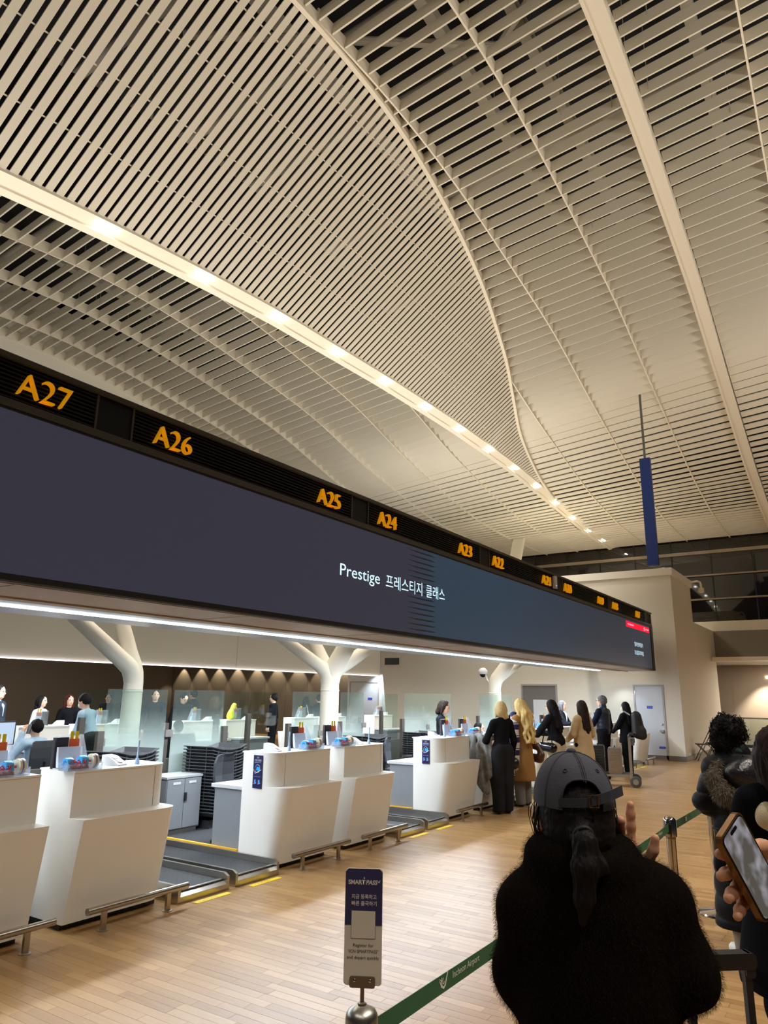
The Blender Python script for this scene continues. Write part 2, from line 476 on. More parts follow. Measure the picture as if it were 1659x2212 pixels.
for fr in (0.22, 0.45, 0.68, 0.9):      # carrier rails seen as light ticks in the gaps
    pts = []
    for y in np.linspace(2.0, 21.0 - 2 * fr, 40):
        xb = float(xB(y)); a = Vector((XT, y, float(zS(y)) + .05)); b = Vector((xb, y, zC(xb, y))); L_ = (b - a).length
        q = a + (b - a) * min(fr * 3.6 / max(L_, .1), 0.97); pts.append(q + Vector((-.022, 0, .022)))
    obj('rail', MB().tube(pts, 0.013, 4), rib_m, mid)
# rolled edge member along the curved edge
pts = [(float(xB(y)), y, zC(float(xB(y)), y) - 0.055 * math.sin(tilt(y))) for y in np.linspace(2.0, 22.3, 80)]
rings = [[(p[0] - .045, p[1], p[2] - .02), (p[0] + .035, p[1], p[2] - .035), (p[0] + .035, p[1], p[2] + .17), (p[0] + .01, p[1], p[2] + .17), (p[0] - .045, p[1], p[2] + .03)] for p in pts]
obj('edge_member', MB().loft(rings), rib_m, mid)

# light trough
tr = thing('light_trough', 'long cream light trough with clusters of three white lamps along the ceiling', 'ceiling light')
mb = MB(); rings = []; lip = []; wl = []
for y in np.linspace(1.5, YE, 80):
    z = float(zS(y))
    rings.append([(-8.17, y, z), (-7.93, y, z + .035), (-7.91, y, z + .02), (-7.90, y, z + .07), (-8.17, y, z + .06)])
    lip.append([(-8.29, y, z - .055), (-8.17, y, z - .03), (-8.17, y, z + .02), (-8.29, y, z + .02)])
    wl.append([(-8.29, y, z + .02), (-8.26, y, z + .02), (-8.26, y, max(z + .06, zC(-8.27, y))), (-8.29, y, max(z + .06, zC(-8.27, y)))])
obj('trough', MB().loft(rings), rib_m, tr); obj('lip', MB().loft(lip), rib_m, tr); obj('added_back_board', MB().loft(wl), dark_m, tr)  # back board is added to block light leaks, dark to blacken the gaps
lamp_y = [5.05 + 1.79 * k for k in range(14)] + [3.27]
disc = MB().lathe([(0.001, 0), (.045, 0), (.05, .012), (.05, .03)], 14).mesh('lamp', lamp_m, 40)
for y in lamp_y:
    for k in (-1, 0, 1):
        yy = y + k * 0.115
        o = bpy.data.objects.new('lamp', disc); COL.objects.link(o); o.parent = tr
        o.location = (-8.05, yy, float(zS(yy)) - 0.012 + .02 * .5)
    spot('trough_lamp', (-8.05, y, float(zS(y)) - 0.06), 260, (1, .93, .82), math.radians(120), 0.8, 0.05)

# roof void: dark deck, pipes, beams and hanger wires above the slats
deck = []
for y in np.linspace(0, 30.0, 24): deck.append([(-17, y, zC(-17, y) + 1.9), (6, y, zC(6, y) + 1.5), (6, y, zC(6, y) + 1.7), (-17, y, zC(-17, y) + 2.1)])
struct('ceiling', MB().loft(deck), dark_m, 'dark roof deck above the slats')
rf = thing('roof_truss', 'pale steel truss and pipes seen through gaps above the slats', 'truss')
mb = MB()
for x in (-14.0, -10.5, -6.4, -4.4, -3.3, -1.0):
    z = zC(x, 8) + .95
    mb.box((x - .09, 0.5, z), (x + .09, 20, z + .22))
obj('beam', mb, steelpipe_m, rf)
mb = MB()
for y in (4.5, 6.6, 8.2, 10.6, 13.0):
    mb.tube([(-16.5, y, zC(-16.5, y) + .75), (3, y + .8, zC(3, y) + .75)], 0.09, 10)
mb.tube([(-7.4, 5.5, zC(-7.4, 5.5) + .9), (-3.6, 8.6, zC(-3.6, 8.6) + .6), (0.2, 6.3, zC(0, 6.3) + .9)], .07, 8)
mb.tube([(-13, 3.5, zC(-13, 3.5) + .9), (-9.5, 7.6, zC(-9.5, 7.6) + .5)], .07, 8)
obj('pipe', mb, steelpipe_m, rf, 40)
mb = MB()
for k in range(60):
    x = r2.uniform(-16, 1); y = r2.uniform(4, 13)
    if x < -5.5 and x > -8.3: continue
    mb.tube([(x, y, zC(x, y)), (x, y, zC(x, y) + 1.5)], .006, 4, cap=False)
obj('hanger_wire', mb, steelpipe_m, rf)

# ================================================================== WALLS
struct('wall_left', MB().box((-16.3, -1, 4.6), (-16.02, 30, 11.2)), cream_m, 'cream upper side wall that the ceiling slats meet')
# end wall of the counter row: tall cream block with doors and a capping
ew = struct('wall_back', MB().prism([(-14.35, 0.14), (-4.40, 0.14), (-4.40, 5.28), (-14.95, 5.28)], 1, 22.2, 25.1), cream_m, 'cream end wall at the far end of the counters')
obj('capping', MB().box((-15.0, 22.14, 5.28), (-4.34, 25.16, 5.5)), cream_m, ew)
struct('baseboard_back', MB().box((-14.4, 22.17, 0), (-4.37, 25.1, 0.14)).box((-4.4, 25.1, 0), (-4.37, 28.9, 0.14)), mat('skirting_steel', srgb(140, 138, 134), .35, .8), 'grey metal skirting along the end wall')
sw = struct('wall_right', MB().box((-14.6, 25.1, 0.0), (-4.40, 28.9, 4.14)), cream_m, 'lower cream wall running back beside the tall end block')
# mezzanine wall behind, grey frieze, soffit and panelled lobby wall
struct('wall_back', MB().box((-4.4, 28.9, 3.15), (8, 29.1, 4.14)), mat('grey_frieze', srgb(140, 132, 120), .6), 'grey frieze wall above the lobby')
struct('trim_1', MB().box((-14.6, 28.9, 4.14), (8, 30.0, 4.50)), cream_m, 'cream sill band under the dark window wall')
struct('trim_2', MB().box((-4.38, 27.9, 3.02), (8, 28.95, 3.15)), mat('soffit_white', srgb(244, 238, 226), .5), 'white soffit edge over the lobby')
taupe_m = mat('taupe_panel', srgb(182, 164, 144), .22, bump=0.01)
lob = struct('wall_back', MB().box((-7.5, 32.0, 0), (8, 32.2, 3.2)), taupe_m, 'taupe panelled lobby wall at the far right')
for k, x in enumerate((-7.25, -5.81, -4.38, -2.94, -1.5, -0.06, 1.38)):
    obj('panel', MB().box((x, 31.96, 0.0), (x + 1.435, 32.0, 3.02)), taupe_m, lob)
struct('ceiling', MB().box((-7.5, 28.95, 3.02), (8, 32, 3.1)), cream_m, 'low lobby ceiling at the far right')
spot('lobby_downlight', (-3.1, 31.3, 2.98), 520, NEUT, math.radians(85), .5, .03)
spot('lobby_downlight', (-0.9, 31.3, 2.98), 420, NEUT, math.radians(85), .5, .03)
area('lobby_fill', (0.5, 30.3, 3.0), 6.0, 1.2, 330, NEUT)  # unseen area lamp added to brighten the dark lobby
lamp = thing('glint', 'glowing disc that stands for a round downlight reflected on the taupe lobby wall', 'light', (-3.1, 31.93, 2.55))
obj('lens', MB().lathe([(.001, 0), (.035, 0), (.035, .02)], 14, axis=1), lamp_m, lamp, 40)  # emission drawn as a reflection, no lamp is mounted here
# glass guard and rail in front of the lobby wall
gl = thing('glass_guard', 'low clear glass guard with a grey handrail in the lobby', 'railing', (-4.2, 28.6, 0))
# ================================================================== GLASS MATERIALS
def glass_mat(name, tint, rough=0.02, frost=None, refl=0.035):
    m = bpy.data.materials.new(name); m.use_nodes = True; nt = m.node_tree; L = nt.links.new
    out = nt.nodes['Material Output']; nt.nodes.remove(nt.nodes['Principled BSDF'])
    tr_ = nt.nodes.new('ShaderNodeBsdfTransparent'); tr_.inputs[0].default_value = (*tint, 1)
    gl_ = nt.nodes.new('ShaderNodeBsdfGlossy'); gl_.inputs[0].default_value = (1, 1, 1, 1); gl_.inputs[1].default_value = rough
    lw_ = nt.nodes.new('ShaderNodeLayerWeight'); pw_ = nt.nodes.new('ShaderNodeMath'); pw_.operation = 'POWER'; pw_.inputs[1].default_value = 4.0; L(lw_.outputs['Facing'], pw_.inputs[0])
    fr = nt.nodes.new('ShaderNodeMath'); fr.operation = 'MULTIPLY_ADD'; fr.inputs[1].default_value = 0.6; fr.inputs[2].default_value = refl; L(pw_.outputs[0], fr.inputs[0])
    mx = nt.nodes.new('ShaderNodeMixShader'); L(fr.outputs[0], mx.inputs[0]); L(tr_.outputs[0], mx.inputs[1]); L(gl_.outputs[0], mx.inputs[2])
    last = mx
    if frost:
        col, z0, z1, top, bot = frost
        df = nt.nodes.new('ShaderNodeBsdfDiffuse'); df.inputs[0].default_value = (*col, 1)
        tl = nt.nodes.new('ShaderNodeBsdfTranslucent'); tl.inputs[0].default_value = (*col, 1)
        ad = nt.nodes.new('ShaderNodeMixShader'); ad.inputs[0].default_value = .5; L(df.outputs[0], ad.inputs[1]); L(tl.outputs[0], ad.inputs[2])
        tc = nt.nodes.new('ShaderNodeNewGeometry'); sp = nt.nodes.new('ShaderNodeSeparateXYZ'); L(tc.outputs['Position'], sp.inputs[0])
        mr = nt.nodes.new('ShaderNodeMapRange'); mr.interpolation_type = 'SMOOTHSTEP'
        mr.inputs[1].default_value = z0; mr.inputs[2].default_value = z1; mr.inputs[3].default_value = bot; mr.inputs[4].default_value = top
        L(sp.outputs['Z'], mr.inputs[0])
        m2 = nt.nodes.new('ShaderNodeMixShader'); L(mr.outputs[0], m2.inputs[0]); L(mx.outputs[0], m2.inputs[1]); L(ad.outputs[0], m2.inputs[2]); last = m2
    L(last.outputs[0], out.inputs[0]); MATS[name] = m; return m
clear_glass = glass_mat('clear_glass', (0.86, 0.93, 0.90))
film_glass = glass_mat('film_glass', (0.84, 0.92, 0.89), .03, ((0.72, 0.80, 0.77), 0.75, 1.55, 0.06, 0.62))
acrylic = glass_mat('acrylic', (0.90, 0.93, 0.96), .08, ((0.85, 0.9, 0.96), 0.0, 0.5, .16, .16), refl=.1)
night_m = mat('night_glass', (0.016, 0.012, 0.009), 0.03, 0.0, spec=0.75)
mull_m = mat('mullion', srgb(30, 32, 32), .4)
bar_m = mat('facade_bar', srgb(165, 150, 130), .4, .3)

# lobby guard parts
mb = MB(); obj('pane', mb.box((0, 0, .12), (4.6, .012, 1.05)), clear_glass, gl)
obj('handrail', MB().box((0, -.03, 1.05), (4.6, .04, 1.10)), steel_m, gl)
for k in range(4): obj('post', MB().box((k * 1.5, -.02, 0), (k * 1.5 + .04, .03, 1.05)), steel_m, gl)

# ================================================================== DARK WINDOW WALL AT THE BACK
fw = struct('window_1', label='dark night window wall under the far ceiling edge')
xs = [-16.0 + 1.452 * k for k in range(17)]
zrows = [(4.5, 4.66), (4.66, 7.26), (7.26, 7.84)]
for i in range(len(xs) - 1):
    for (za, zb) in ((4.56, 5.42), (5.50, 6.36), (6.44, 7.24), (7.38, 7.86)):
        obj('pane', MB().box((xs[i] + .02, 30.0, za), (xs[i + 1] - .02, 30.03, zb)), night_m, fw)
for x in xs: obj('mullion', MB().box((x - .02, 29.97, 4.5), (x + .02, 30.06, 7.9)), mull_m, fw)
obj('rail', MB().box((-16, 29.9, 7.25), (8, 30.05, 7.37)), bar_m, fw)
for z in (6.40, 5.46): obj('rail', MB().tube([(-16, 29.9, z), (8, 29.9, z)], .038, 8), bar_m, fw, 40)
obj('sill', MB().box((-16, 29.85, 4.5), (8, 30.06, 4.57)), bar_m, fw)
struct('wall_back', MB().box((-18, 30.06, 4.4), (9, 30.2, 9.5)), dark_m, 'dark outside seen through the window wall')

# curved lamp bracket on the end block corner
lb = thing('wall_camera', 'small camera on a bent white tube on the far block top', 'camera', (-4.34, 24.9, 5.42))
obj('bracket', MB().tube([(0, 0, 0), (.22, 0, .02), (.30, 0, -.02), (.32, 0, -.10), (.32, 0, -.22)], .035, 8), cream_m, lb, 40)
obj('housing', MB().lathe([(.05, -.36), (.085, -.34), (.085, -.22), (.05, -.20)], 14, (.32, 0, 0)), cream_m, lb, 40)

# blue hanging pylon
bp = thing('hanging_pylon', 'tall narrow blue panel hanging on a thin rod from the ceiling', 'sign', (-3.99, 18.26, 4.92))
obj('panel', MB().box((-.13, -.06, 0), (.13, .06, 2.8)), navy_m, bp)
obj('rod', MB().box((-.025, -.025, 2.8), (.025, .025, 4.62)), mat('rod_grey', srgb(110, 110, 105), .5), bp)
# leaning flat column near the far ceiling
lc = thing('leaning_strut', 'pale leaning flat strut between canopy and ceiling above the A22 sign', 'column', (-11.3, 26.0, 4.16))
obj('shaft', MB().loft([[(-.5, -.1, 0), (-.06, -.1, 0), (-.06, .1, 0), (-.5, .1, 0)], [(.38, -.1, 3.62), (.82, -.1, 3.62), (.82, .1, 3.62), (.38, .1, 3.62)]]), cream_m, lc)

# ================================================================== CHECK-IN CANOPY WITH SCREEN
YA, YB = -1.0, 21.75
cn = thing('checkin_canopy', 'long dark canopy band with display screen and orange counter numbers', 'canopy')
SX = -4.95
obj('housing', MB().box((-5.5, YA, 2.50), (SX - .06, YB, 4.10)), black_m, cn)
obj('top_edge', MB().box((-5.5, YA, 4.10), (SX + .03, YB, 4.135)), mat('edge_grey', srgb(88, 86, 80), .4), cn)
obj('lower_edge', MB().box((SX - .06, YA, 3.735), (SX + .015, YB, 3.795)), mat('edge_grey', (0, 0, 0)), cn)
obj('screen_frame', MB().box((SX - .06, YA, 2.49), (SX + .01, YB, 2.535)).box((SX - .06, 21.5, 2.49), (SX + .02, YB, 3.74)).box((SX - .06, YA, 3.715), (SX + .008, YB, 3.735)), black_m, cn)
# screen: a wide dark display, its left half violet-grey, right half blue-grey
def screen_mat():
    m = bpy.data.materials.new('display'); m.use_nodes = True; nt = m.node_tree; b = nt.nodes['Principled BSDF']; L = nt.links.new
    g = nt.nodes.new('ShaderNodeNewGeometry'); s = nt.nodes.new('ShaderNodeSeparateXYZ'); L(g.outputs['Position'], s.inputs[0])
    # tongues at the joint of the two pictures
    wv = nt.nodes.new('ShaderNodeMath'); wv.operation = 'MULTIPLY'; wv.inputs[1].default_value = 15.0; L(s.outputs['Z'], wv.inputs[0])
    fr = nt.nodes.new('ShaderNodeMath'); fr.operation = 'FRACT'; L(wv.outputs[0], fr.inputs[0])
    ma = nt.nodes.new('ShaderNodeMath'); ma.operation = 'MULTIPLY_ADD'; ma.inputs[1].default_value = 0.55; L(fr.outputs[0], ma.inputs[0]); L(s.outputs['Y'], ma.inputs[2])
    mr = nt.nodes.new('ShaderNodeMapRange'); mr.inputs[1].default_value = 8.5; mr.inputs[2].default_value = 8.95; L(ma.outputs[0], mr.inputs[0])
    mx = nt.nodes.new('ShaderNodeMix'); mx.data_type = 'RGBA'; L(mr.outputs[0], mx.inputs[0])
    mx.inputs[6].default_value = (*srgb(56, 55, 67), 1); mx.inputs[7].default_value = (*srgb(50, 66, 82), 1)
    m2 = nt.nodes.new('ShaderNodeMapRange'); m2.inputs[1].default_value = 11.0; m2.inputs[2].default_value = 17.0; L(s.outputs['Y'], m2.inputs[0])
    mz = nt.nodes.new('ShaderNodeMix'); mz.data_type = 'RGBA'; L(m2.outputs[0], mz.inputs[0]); L(mx.outputs[2], mz.inputs[6]); mz.inputs[7].default_value = (*srgb(52, 57, 68), 1)
    b.inputs['Base Color'].default_value = (0.012, 0.012, 0.014, 1); b.inputs['Roughness'].default_value = .45
    b.inputs['Specular IOR Level'].default_value = .2
    L(mz.outputs[2], b.inputs['Emission Color']); b.inputs['Emission Strength'].default_value = 0.72
    return m
scr = obj('screen', MB().box((SX - .06, YA, 2.535), (SX, 21.5, 3.715)), screen_mat(), cn)
glow_m = mat('screen_text', (0, 0, 0), .5, emit=srgb(205, 240, 255), estr=1.15)
text_obj('screen_text', 'Prestige', .205, glow_m, face_px(SX + .004, 6.56, 3.085), scr, width=0.84)
text_obj('screen_text', '프레스티지', .20, glow_m, face_px(SX + .004, 7.55, 3.075), scr, width=.92)
text_obj('screen_text', '클래스', .20, glow_m, face_px(SX + .004, 8.58, 3.075), scr, width=.54)
text_obj('screen_text', '밀리언마일러', .13, glow_m, face_px(SX + .004, 19.66, 3.065), scr, width=.85)
text_obj('screen_text', '모닝캄프리미엄', .13, glow_m, face_px(SX + .004, 19.62, 2.845), scr, width=.92)
obj('screen_banner', MB().box((SX, 18.98, 3.52), (SX + .003, 21.4, 3.67)), mat('red_banner', (0, 0, 0), .5, emit=srgb(255, 0, 46), estr=1.0), scr)
bt = mat('banner_text', (0, 0, 0), .5, emit=srgb(255, 215, 240), estr=1.1)
text_obj('screen_text', 'SKYPRIORITY', .06, bt, face_px(SX + .006, 19.12, 3.575), scr, width=.62)
text_obj('screen_text', 'SKYTEAM', .055, bt, face_px(SX + .006, 20.96, 3.575), scr, width=.34)
obj('screen_mark', MB().tube([(SX + .005, 20.84 + .035 * math.cos(a), 3.595 + .04 * math.sin(a)) for a in np.linspace(.6, 5.6, 10)], .006, 5), bt, scr)
dash_m = mat('screen_dash', (0, 0, 0), .5, emit=srgb(26, 24, 28), estr=1.0)
for k in range(16):
    z = 3.665 - k * 0.0715
    mb = MB(); mb.prism([(8.06, z), (8.35, z - .014), (8.75, z - .012), (8.87, z), (8.7, z + .009), (8.3, z + .004)], 0, SX, SX + .0025); obj('screen_dash', mb, dash_m, scr)
# louvre band with number plates
pc = [3.40 + 3.56 * k for k in range(-1, 6)]      # centre lines of the counter pairs on the band
edges = [YA]
for c in pc: edges += [c - .165, c + .165]
edges.append(YB)
fin = {}
for i in range(0, len(edges) - 1):
    a, b = edges[i], edges[i + 1]
    if i % 2 == 1:
        obj('speaker_panel', MB().box((SX - .05, a, 3.80), (SX - .005, b, 4.095)), mat('panel_black', srgb(22, 22, 24), .35), cn)
        continue
    obj('louvre_back', MB().box((SX - .058, a, 3.80), (SX - .045, b, 4.095)), mat('panel_black', (0, 0, 0)), cn)
    for yv in (a, b - .02):
        obj('stile', MB().box((SX - .055, yv, 3.80), (SX + .004, yv + .02, 4.095)), mat('edge_grey', (0, 0, 0)), cn)
    for k in range(9):
        z = 3.808 + k * .0325
        obj('louvre', MB().prism([(SX - .045, z + .004), (SX - .002, z), (SX - .002, z + .009), (SX - .045, z + .017)], 1, a + .02, b - .02), louvre_m, cn)
signs = {'A27': (2.54, 2.97), 'A26': (3.78, 4.20), 'A25': (6.08, 6.50), 'A24': (7.32, 7.75), 'A23': (9.54, 9.98), 'A22': (10.77, 11.20), 'A21': (13.02, 13.46), 'A20': (14.25, 14.70), 'A19': (16.53, 16.98), 'A18': (17.72, 18.18), 'A17': (19.92, 20.35)}
for s, (a, b) in signs.items():
    o = text_obj('counter_number', s, .262, orange_m, face_px(SX + .025, a - .0, 3.845), cn, depth=.04, width=b - a, bold=-.0045)
    o['label'] = 'orange raised letters ' + s
# white beacon on the band beside A21
be = thing('wifi_box', 'small white box with a blue light beside the A21 number', 'device', (SX + .0, 13.72, 3.83))
obj('case', MB().box((.0, -.05, 0), (.06, .05, .25)), mat('white_plastic', srgb(235, 235, 238), .4), be)
obj('light', MB().box((.06, -.02, .05), (.064, .02, .065)), mat('blue_led', (0, 0, 0), .5, emit=(.1, .15, 1), estr=3), be)
# soffit: beige strip, bright aluminium strip with light line
obj('soffit', MB().box((-5.98, YA, 2.47), (-4.98, YB - .1, 2.50)), fascia_m, cn)
obj('soffit_lip', MB().box((-5.02, YA, 2.475), (-4.94, YB, 2.49)), mat('edge_grey', (0, 0, 0)), cn)
for y in np.arange(0.4, 21, 2.37): obj('soffit_joint', MB().box((-5.97, y, 2.468), (-5.0, y + .008, 2.4705)), plinth_m, cn)
obj('soffit_bead', MB().box((-5.72, YA, 2.455), (-5.69, YB - .1, 2.47)), fascia_m, cn)
lightsoff = mat('light_soffit', srgb(215, 220, 228), .3, .55)
obj('light_soffit', MB().box((-7.15, YA, 2.49), (-5.98, YB - .1, 2.54)), lightsoff, cn)
obj('light_line', MB().box((-6.55, YA, 2.482), (-6.42, 21.4, 2.492)), led_m, cn)
obj('canopy_top', MB().box((-7.15, YA, 2.54), (-5.5, YB, 2.7)).box((-7.16, YA, 2.5), (-7.10, YB, 4.0)), fascia_m, cn)
# opposite bulkhead of the island
ob = thing('opposite_bulkhead', 'grey beige bulkhead with light line across the far side of the island', 'canopy')
bulk_m = mat('bulkhead', srgb(168, 160, 144), .6)
obj('face', MB().box((-12.9, -1, 2.28), (-12.55, 18.9, 4.9)), bulk_m, ob)
for y in (3.2, 6.35, 9.5, 12.65, 15.8): obj('joint', MB().box((-12.552, y, 2.3), (-12.546, y + .008, 4.9)), mat('joint_grey', srgb(130, 124, 112), .6), ob)
obj('light_line', MB().box((-12.56, -1, 2.262), (-12.50, 18.85, 2.28)), mat('led_violet', (1, 1, 1), .5, emit=(.86, .84, 1.0), estr=3.0), ob)

# ================================================================== TREE COLUMNS
def column(x, y, r, arms, label, H=2.15, tilt0=None):
    t = thing('tree_column', label, 'column', (x, y, 0))
    obj('trunk', MB().lathe([(r * 1.03, 0), (r * .99, .6), (r * .96, H - .28)], 28), cream_m, t, 40)
    obj('collar', MB().lathe([(r * .97, H - .30), (r * 1.0, H - .295), (r * 1.0, H - .28), (r * .95, H - .275)], 28), cream_m, t, 40)
    for (dx, dy, up, rr, L_) in arms:
        e = Vector((dx, dy, up)).normalized(); J = Vector((0, 0, H))
        p = [J - Vector((0, 0, .29)), J - Vector((0, 0, .16)), J - Vector((0, 0, .06)) + e * .04, J + e * .12, J + e * .30, J + e * .5, J + e * L_]
        obj('branch', MB().tube(p, [r * .96, r * .96, r * .97, (r + rr) * .5, rr, rr, rr * .8], 24), cream_m, t, 40)
    return t
column(-9.3, 7.22, .15, [(.0, -1.11, .74, .125, 1.8), (-.15, -.2, .71, .12, 1.3)], 'cream tree column with two branches behind the glass at the left', 2.02)
column(-8.15, 10.63, .175, [(.3, .12, .55, .165, 1.0), (.25, .9, .52, .13, 1.3), (-.4, -.9, .6, .11, 1.6), (-.4, .0, .6, .11, 1.3)], 'thick cream tree column with four branches in the middle of the island', 2.08)
column(-8.15, 17.75, .175, [(.3, .25, .5, .165, 1.0), (.25, .95, .48, .13, 1.3)], 'cream tree column behind the blonde customers', 2.08)

# ================================================================== ISLAND END ROOM (dark wall with scallops of light)
bw = struct('wall_back', MB().box((-30, 24.0, 0), (-17.2, 24.2, 4.5)), brown_m, 'dark brown wall with scallops of light beyond the island')
for k in range(9):
    x = -27.9 + 1.19 * k
    obj('panel', MB().box((x, 23.97, .0), (x + 1.18, 24.0, 4.5)), brown_m, bw)
    if k < 9: spot('scallop_light', (x + .7, 23.72, 3.1), 140, (1, .84, .62), math.radians(74), .35, .02)
struct('wall_left', MB().box((-28.3, -2, 0), (-28.0, 24.2, 4.5)), brown_m, 'dark brown side wall beyond the island')
area('far_hall_fill', (-20.5, 11, 4.4), 5, 18, 700, NEUT)  # unseen area lamp added to brighten the brown walls
struct('ceiling', MB().box((-30, -2, 4.5), (-13.0, 24.2, 4.7)), mat('lowceil', srgb(60, 52, 44), .8), 'low dark ceiling beyond the island')
rw = struct('wall_back', MB().box((-17.2, 23.6, 0), (-14.2, 23.8, 5)), mat('alcove_white', srgb(214, 216, 218), .6), 'white alcove wall beside the dark scallop wall')
spot('alcove_light', (-15.6, 23.1, 2.9), 220, COOL, math.radians(100), .6, .04)
# doors on the end wall
def door(name, x0, x1, z1, m, label, y=22.2):
    d = struct(name, label=label)
    fm = mat('door_frame_' + name, srgb(168, 166, 162), .4)
    obj('leaf', MB().box((x0 + .05, y - .012, .03), (x1 - .05, y + .02, z1 - .05)), m, d)
    obj('frame', MB().box((x0, y - .03, 0), (x0 + .05, y, z1)).box((x1 - .05, y - .03, 0), (x1, y, z1)).box((x0 + .05, y - .03, z1 - .05), (x1 - .05, y, z1)), fm, d)
    return d
d1 = door('door_1', -5.72, -4.86, 2.10, mat('door_white', srgb(205, 208, 214), .4), 'pale grey door in the end wall by the baggage trolley')
obj('handle', MB().lathe([(.035, -.06), (.035, -.02)], 14, (-4.98, 22.2, 1.0), axis=1).box((-5.03, 22.11, .78), (-4.93, 22.19, .84)), steel_m, d1, 40)
obj('door_plate', MB().box((-5.36, 22.18, 1.42), (-5.20, 22.19, 1.50)), mat('plate_blue', srgb(50, 80, 190), .4), d1)
obj('door_plate', MB().box((-5.10, 22.18, .33), (-4.92, 22.19, .38)), mat('plate_blue', (0, 0, 0)), d1)
for z in (.4, 1.2, 1.8): obj('hinge', MB().box((-5.68, 22.165, z), (-5.655, 22.19, z + .12)), steel_m, d1)
obj('threshold', MB().box((-5.72, 22.12, 0.0), (-4.86, 22.2, .03)), steel_m, d1)
d2 = door('door_2', -9.25, -8.05, 2.10, mat('door_grey', srgb(120, 116, 110), .45), 'dark grey door with a pale notice behind the long-haired women')
obj('notice', MB().box((-8.85, 22.175, .75), (-8.38, 22.185, 1.62)), mat('paper_white', srgb(222, 226, 228), .6), d2)
d3 = door('door_3', -17.1, -15.7, 2.2, mat('door_pale', srgb(190, 194, 198), .4), 'pale door in the white alcove', 23.6)
obj('handle', MB().box((-15.85, 23.54, 1.0), (-15.78, 23.59, 1.12)), steel_m, d3)
obj('door_plate', MB().box((-16.2, 23.58, 1.5), (-16.0, 23.588, 1.58)), mat('plate_blue', (0, 0, 0)), d3)
vg = thing('vent_grille', 'black slotted vent grille high on the cream end wall', 'vent', (-14.2, 22.2, 2.88))
obj('frame', MB().box((-.36, -.03, -.16), (.36, -.0, .16)), cream_m, vg)
obj('opening', MB().box((-.31, -.035, -.12), (.31, -.03, .12)), black_m, vg)
for k in range(5): obj('slat', MB().box((-.31, -.045, -.11 + k * .05), (.31, -.035, -.095 + k * .05)), louvre_m, vg)
cc = thing('dome_camera', 'white dome security camera on a bracket beside the far tree column', 'camera', (-8.45, 17.7, 2.3))
obj('arm', MB().tube([(.22, .04, -.32), (.10, .02, -.16), (.04, 0, .08), (.0, 0, .14)], .03, 8), cream_m, cc, 40)
obj('housing', MB().lathe([(.11, -.02), (.125, .02), (.12, .08), (.06, .14), (.01, .15)], 18), mat('white_plastic', (0, 0, 0)), cc, 40)
obj('dome', MB().sphere((0, 0, -.02), (.085, .085, .085), 14, 9), mat('dome_black', srgb(18, 18, 20), .1), cc, True)
# ================================================================== CHECK-IN COUNTERS
CX = -5.45
def counter_plan(front, back, y0, y1, rnd, r=.15, n=6):
    # polygon in plan (x right = front), one front corner rounded ('lo', 'hi' or '')
    pts = [(back, y0)]
    if rnd == 'lo':
        for k in range(n + 1):
            a = -PI / 2 + PI / 2 * k / n; pts.append((front - r + r * math.cos(a), y0 + r + r * math.sin(a)))
    else: pts.append((front, y0))
    if rnd == 'hi':
        for k in range(n + 1):
            a = PI / 2 * k / n; pts.append((front - r + r * math.cos(a), y1 - r + r * math.sin(a)))
    else: pts.append((front, y1))
    pts.append((back, y1))
    return pts
def make_counter(rnd):
    hw = .47
    P = lambda f, z, back=-.24: [(a, b, z) for a, b in counter_plan(f, back, -hw, hw, rnd)]
    low = MB().loft([P(.26, .05), P(.39, .787)]).mesh('front_panel', white_m, 30)
    up = MB().loft([P(.21, .785), P(.21, 1.112)]).mesh('upper_panel', white_m, 30)
    top = MB().loft([P(.215, 1.112, -.26), P(.215, 1.126, -.26)]).mesh('counter_top', white_m, 30)
    pl = MB().box((-.2, -hw + .03, -.008), (.19, hw - .03, .05)).mesh('plinth', plinth_m)
    desk = MB().box((-.66, -hw + .02, -.008), (-.24, hw - .02, .73)).mesh('desk_body', grey_m)
    dtop = MB().box((-.70, -hw, .73), (-.24, hw, .765)).mesh('desk_top', mat('desk_top', srgb(196, 196, 196), .4))
    sy = hw - .16 if rnd == 'hi' else -hw + .16
    seam = MB().box((.208, sy, .79), (.2115, sy + .005, 1.11)).mesh('panel_seam', mat('seam_grey', srgb(165, 155, 140), .5))
    return dict(front_panel=low, upper_panel=up, counter_top=top, plinth=pl, desk_body=desk, desk_top=dtop, panel_seam=seam)
CM = {'lo': make_counter('lo'), 'hi': make_counter('hi')}
def place_counter(x, y, rnd, label, rotz=0.0, group='check-in counters'):
    t = thing('checkin_counter', label, 'counter', (x, y, 0), rotz, group)
    for n_, me_ in CM[rnd].items(): obj(n_, me_, None, t)
    return t
pairs = [3.46 + 3.555 * k for k in range(0, 6)]
names = ['A27', 'A26', 'A25', 'A24', 'A23', 'A22', 'A21', 'A20', 'A19', 'A18', 'A17']
counters = []
for i, s in enumerate(names):
    c = pairs[i // 2]; left = i % 2 == 0
    y = c - .61 if left else c + .61
    t = place_counter(CX, y, 'lo' if left else 'hi', 'white stepped check-in counter under the %s sign' % s)
    counters.append((s, y, left))
    # steel foot rail standing on the floor in front
    fr = thing('foot_rail', 'low steel foot rail in front of the %s counter' % s, 'rail', (-5.0, y, 0), 0, 'foot rails')
    obj('bar', MB().tube([(0, -.40, .155), (0, .56, .155)], .026, 12), steel_m, fr, 40)
    for yy in (-.25, .36):
        p = obj('leg', MB().box((-.012, yy - .02, 0), (.012, yy + .02, .14)), steel_m, fr)
        obj('foot', MB().lathe([(.042, 0), (.042, .006), (.02, .009)], 12, (0, yy, 0)), steel_m, p, 40)

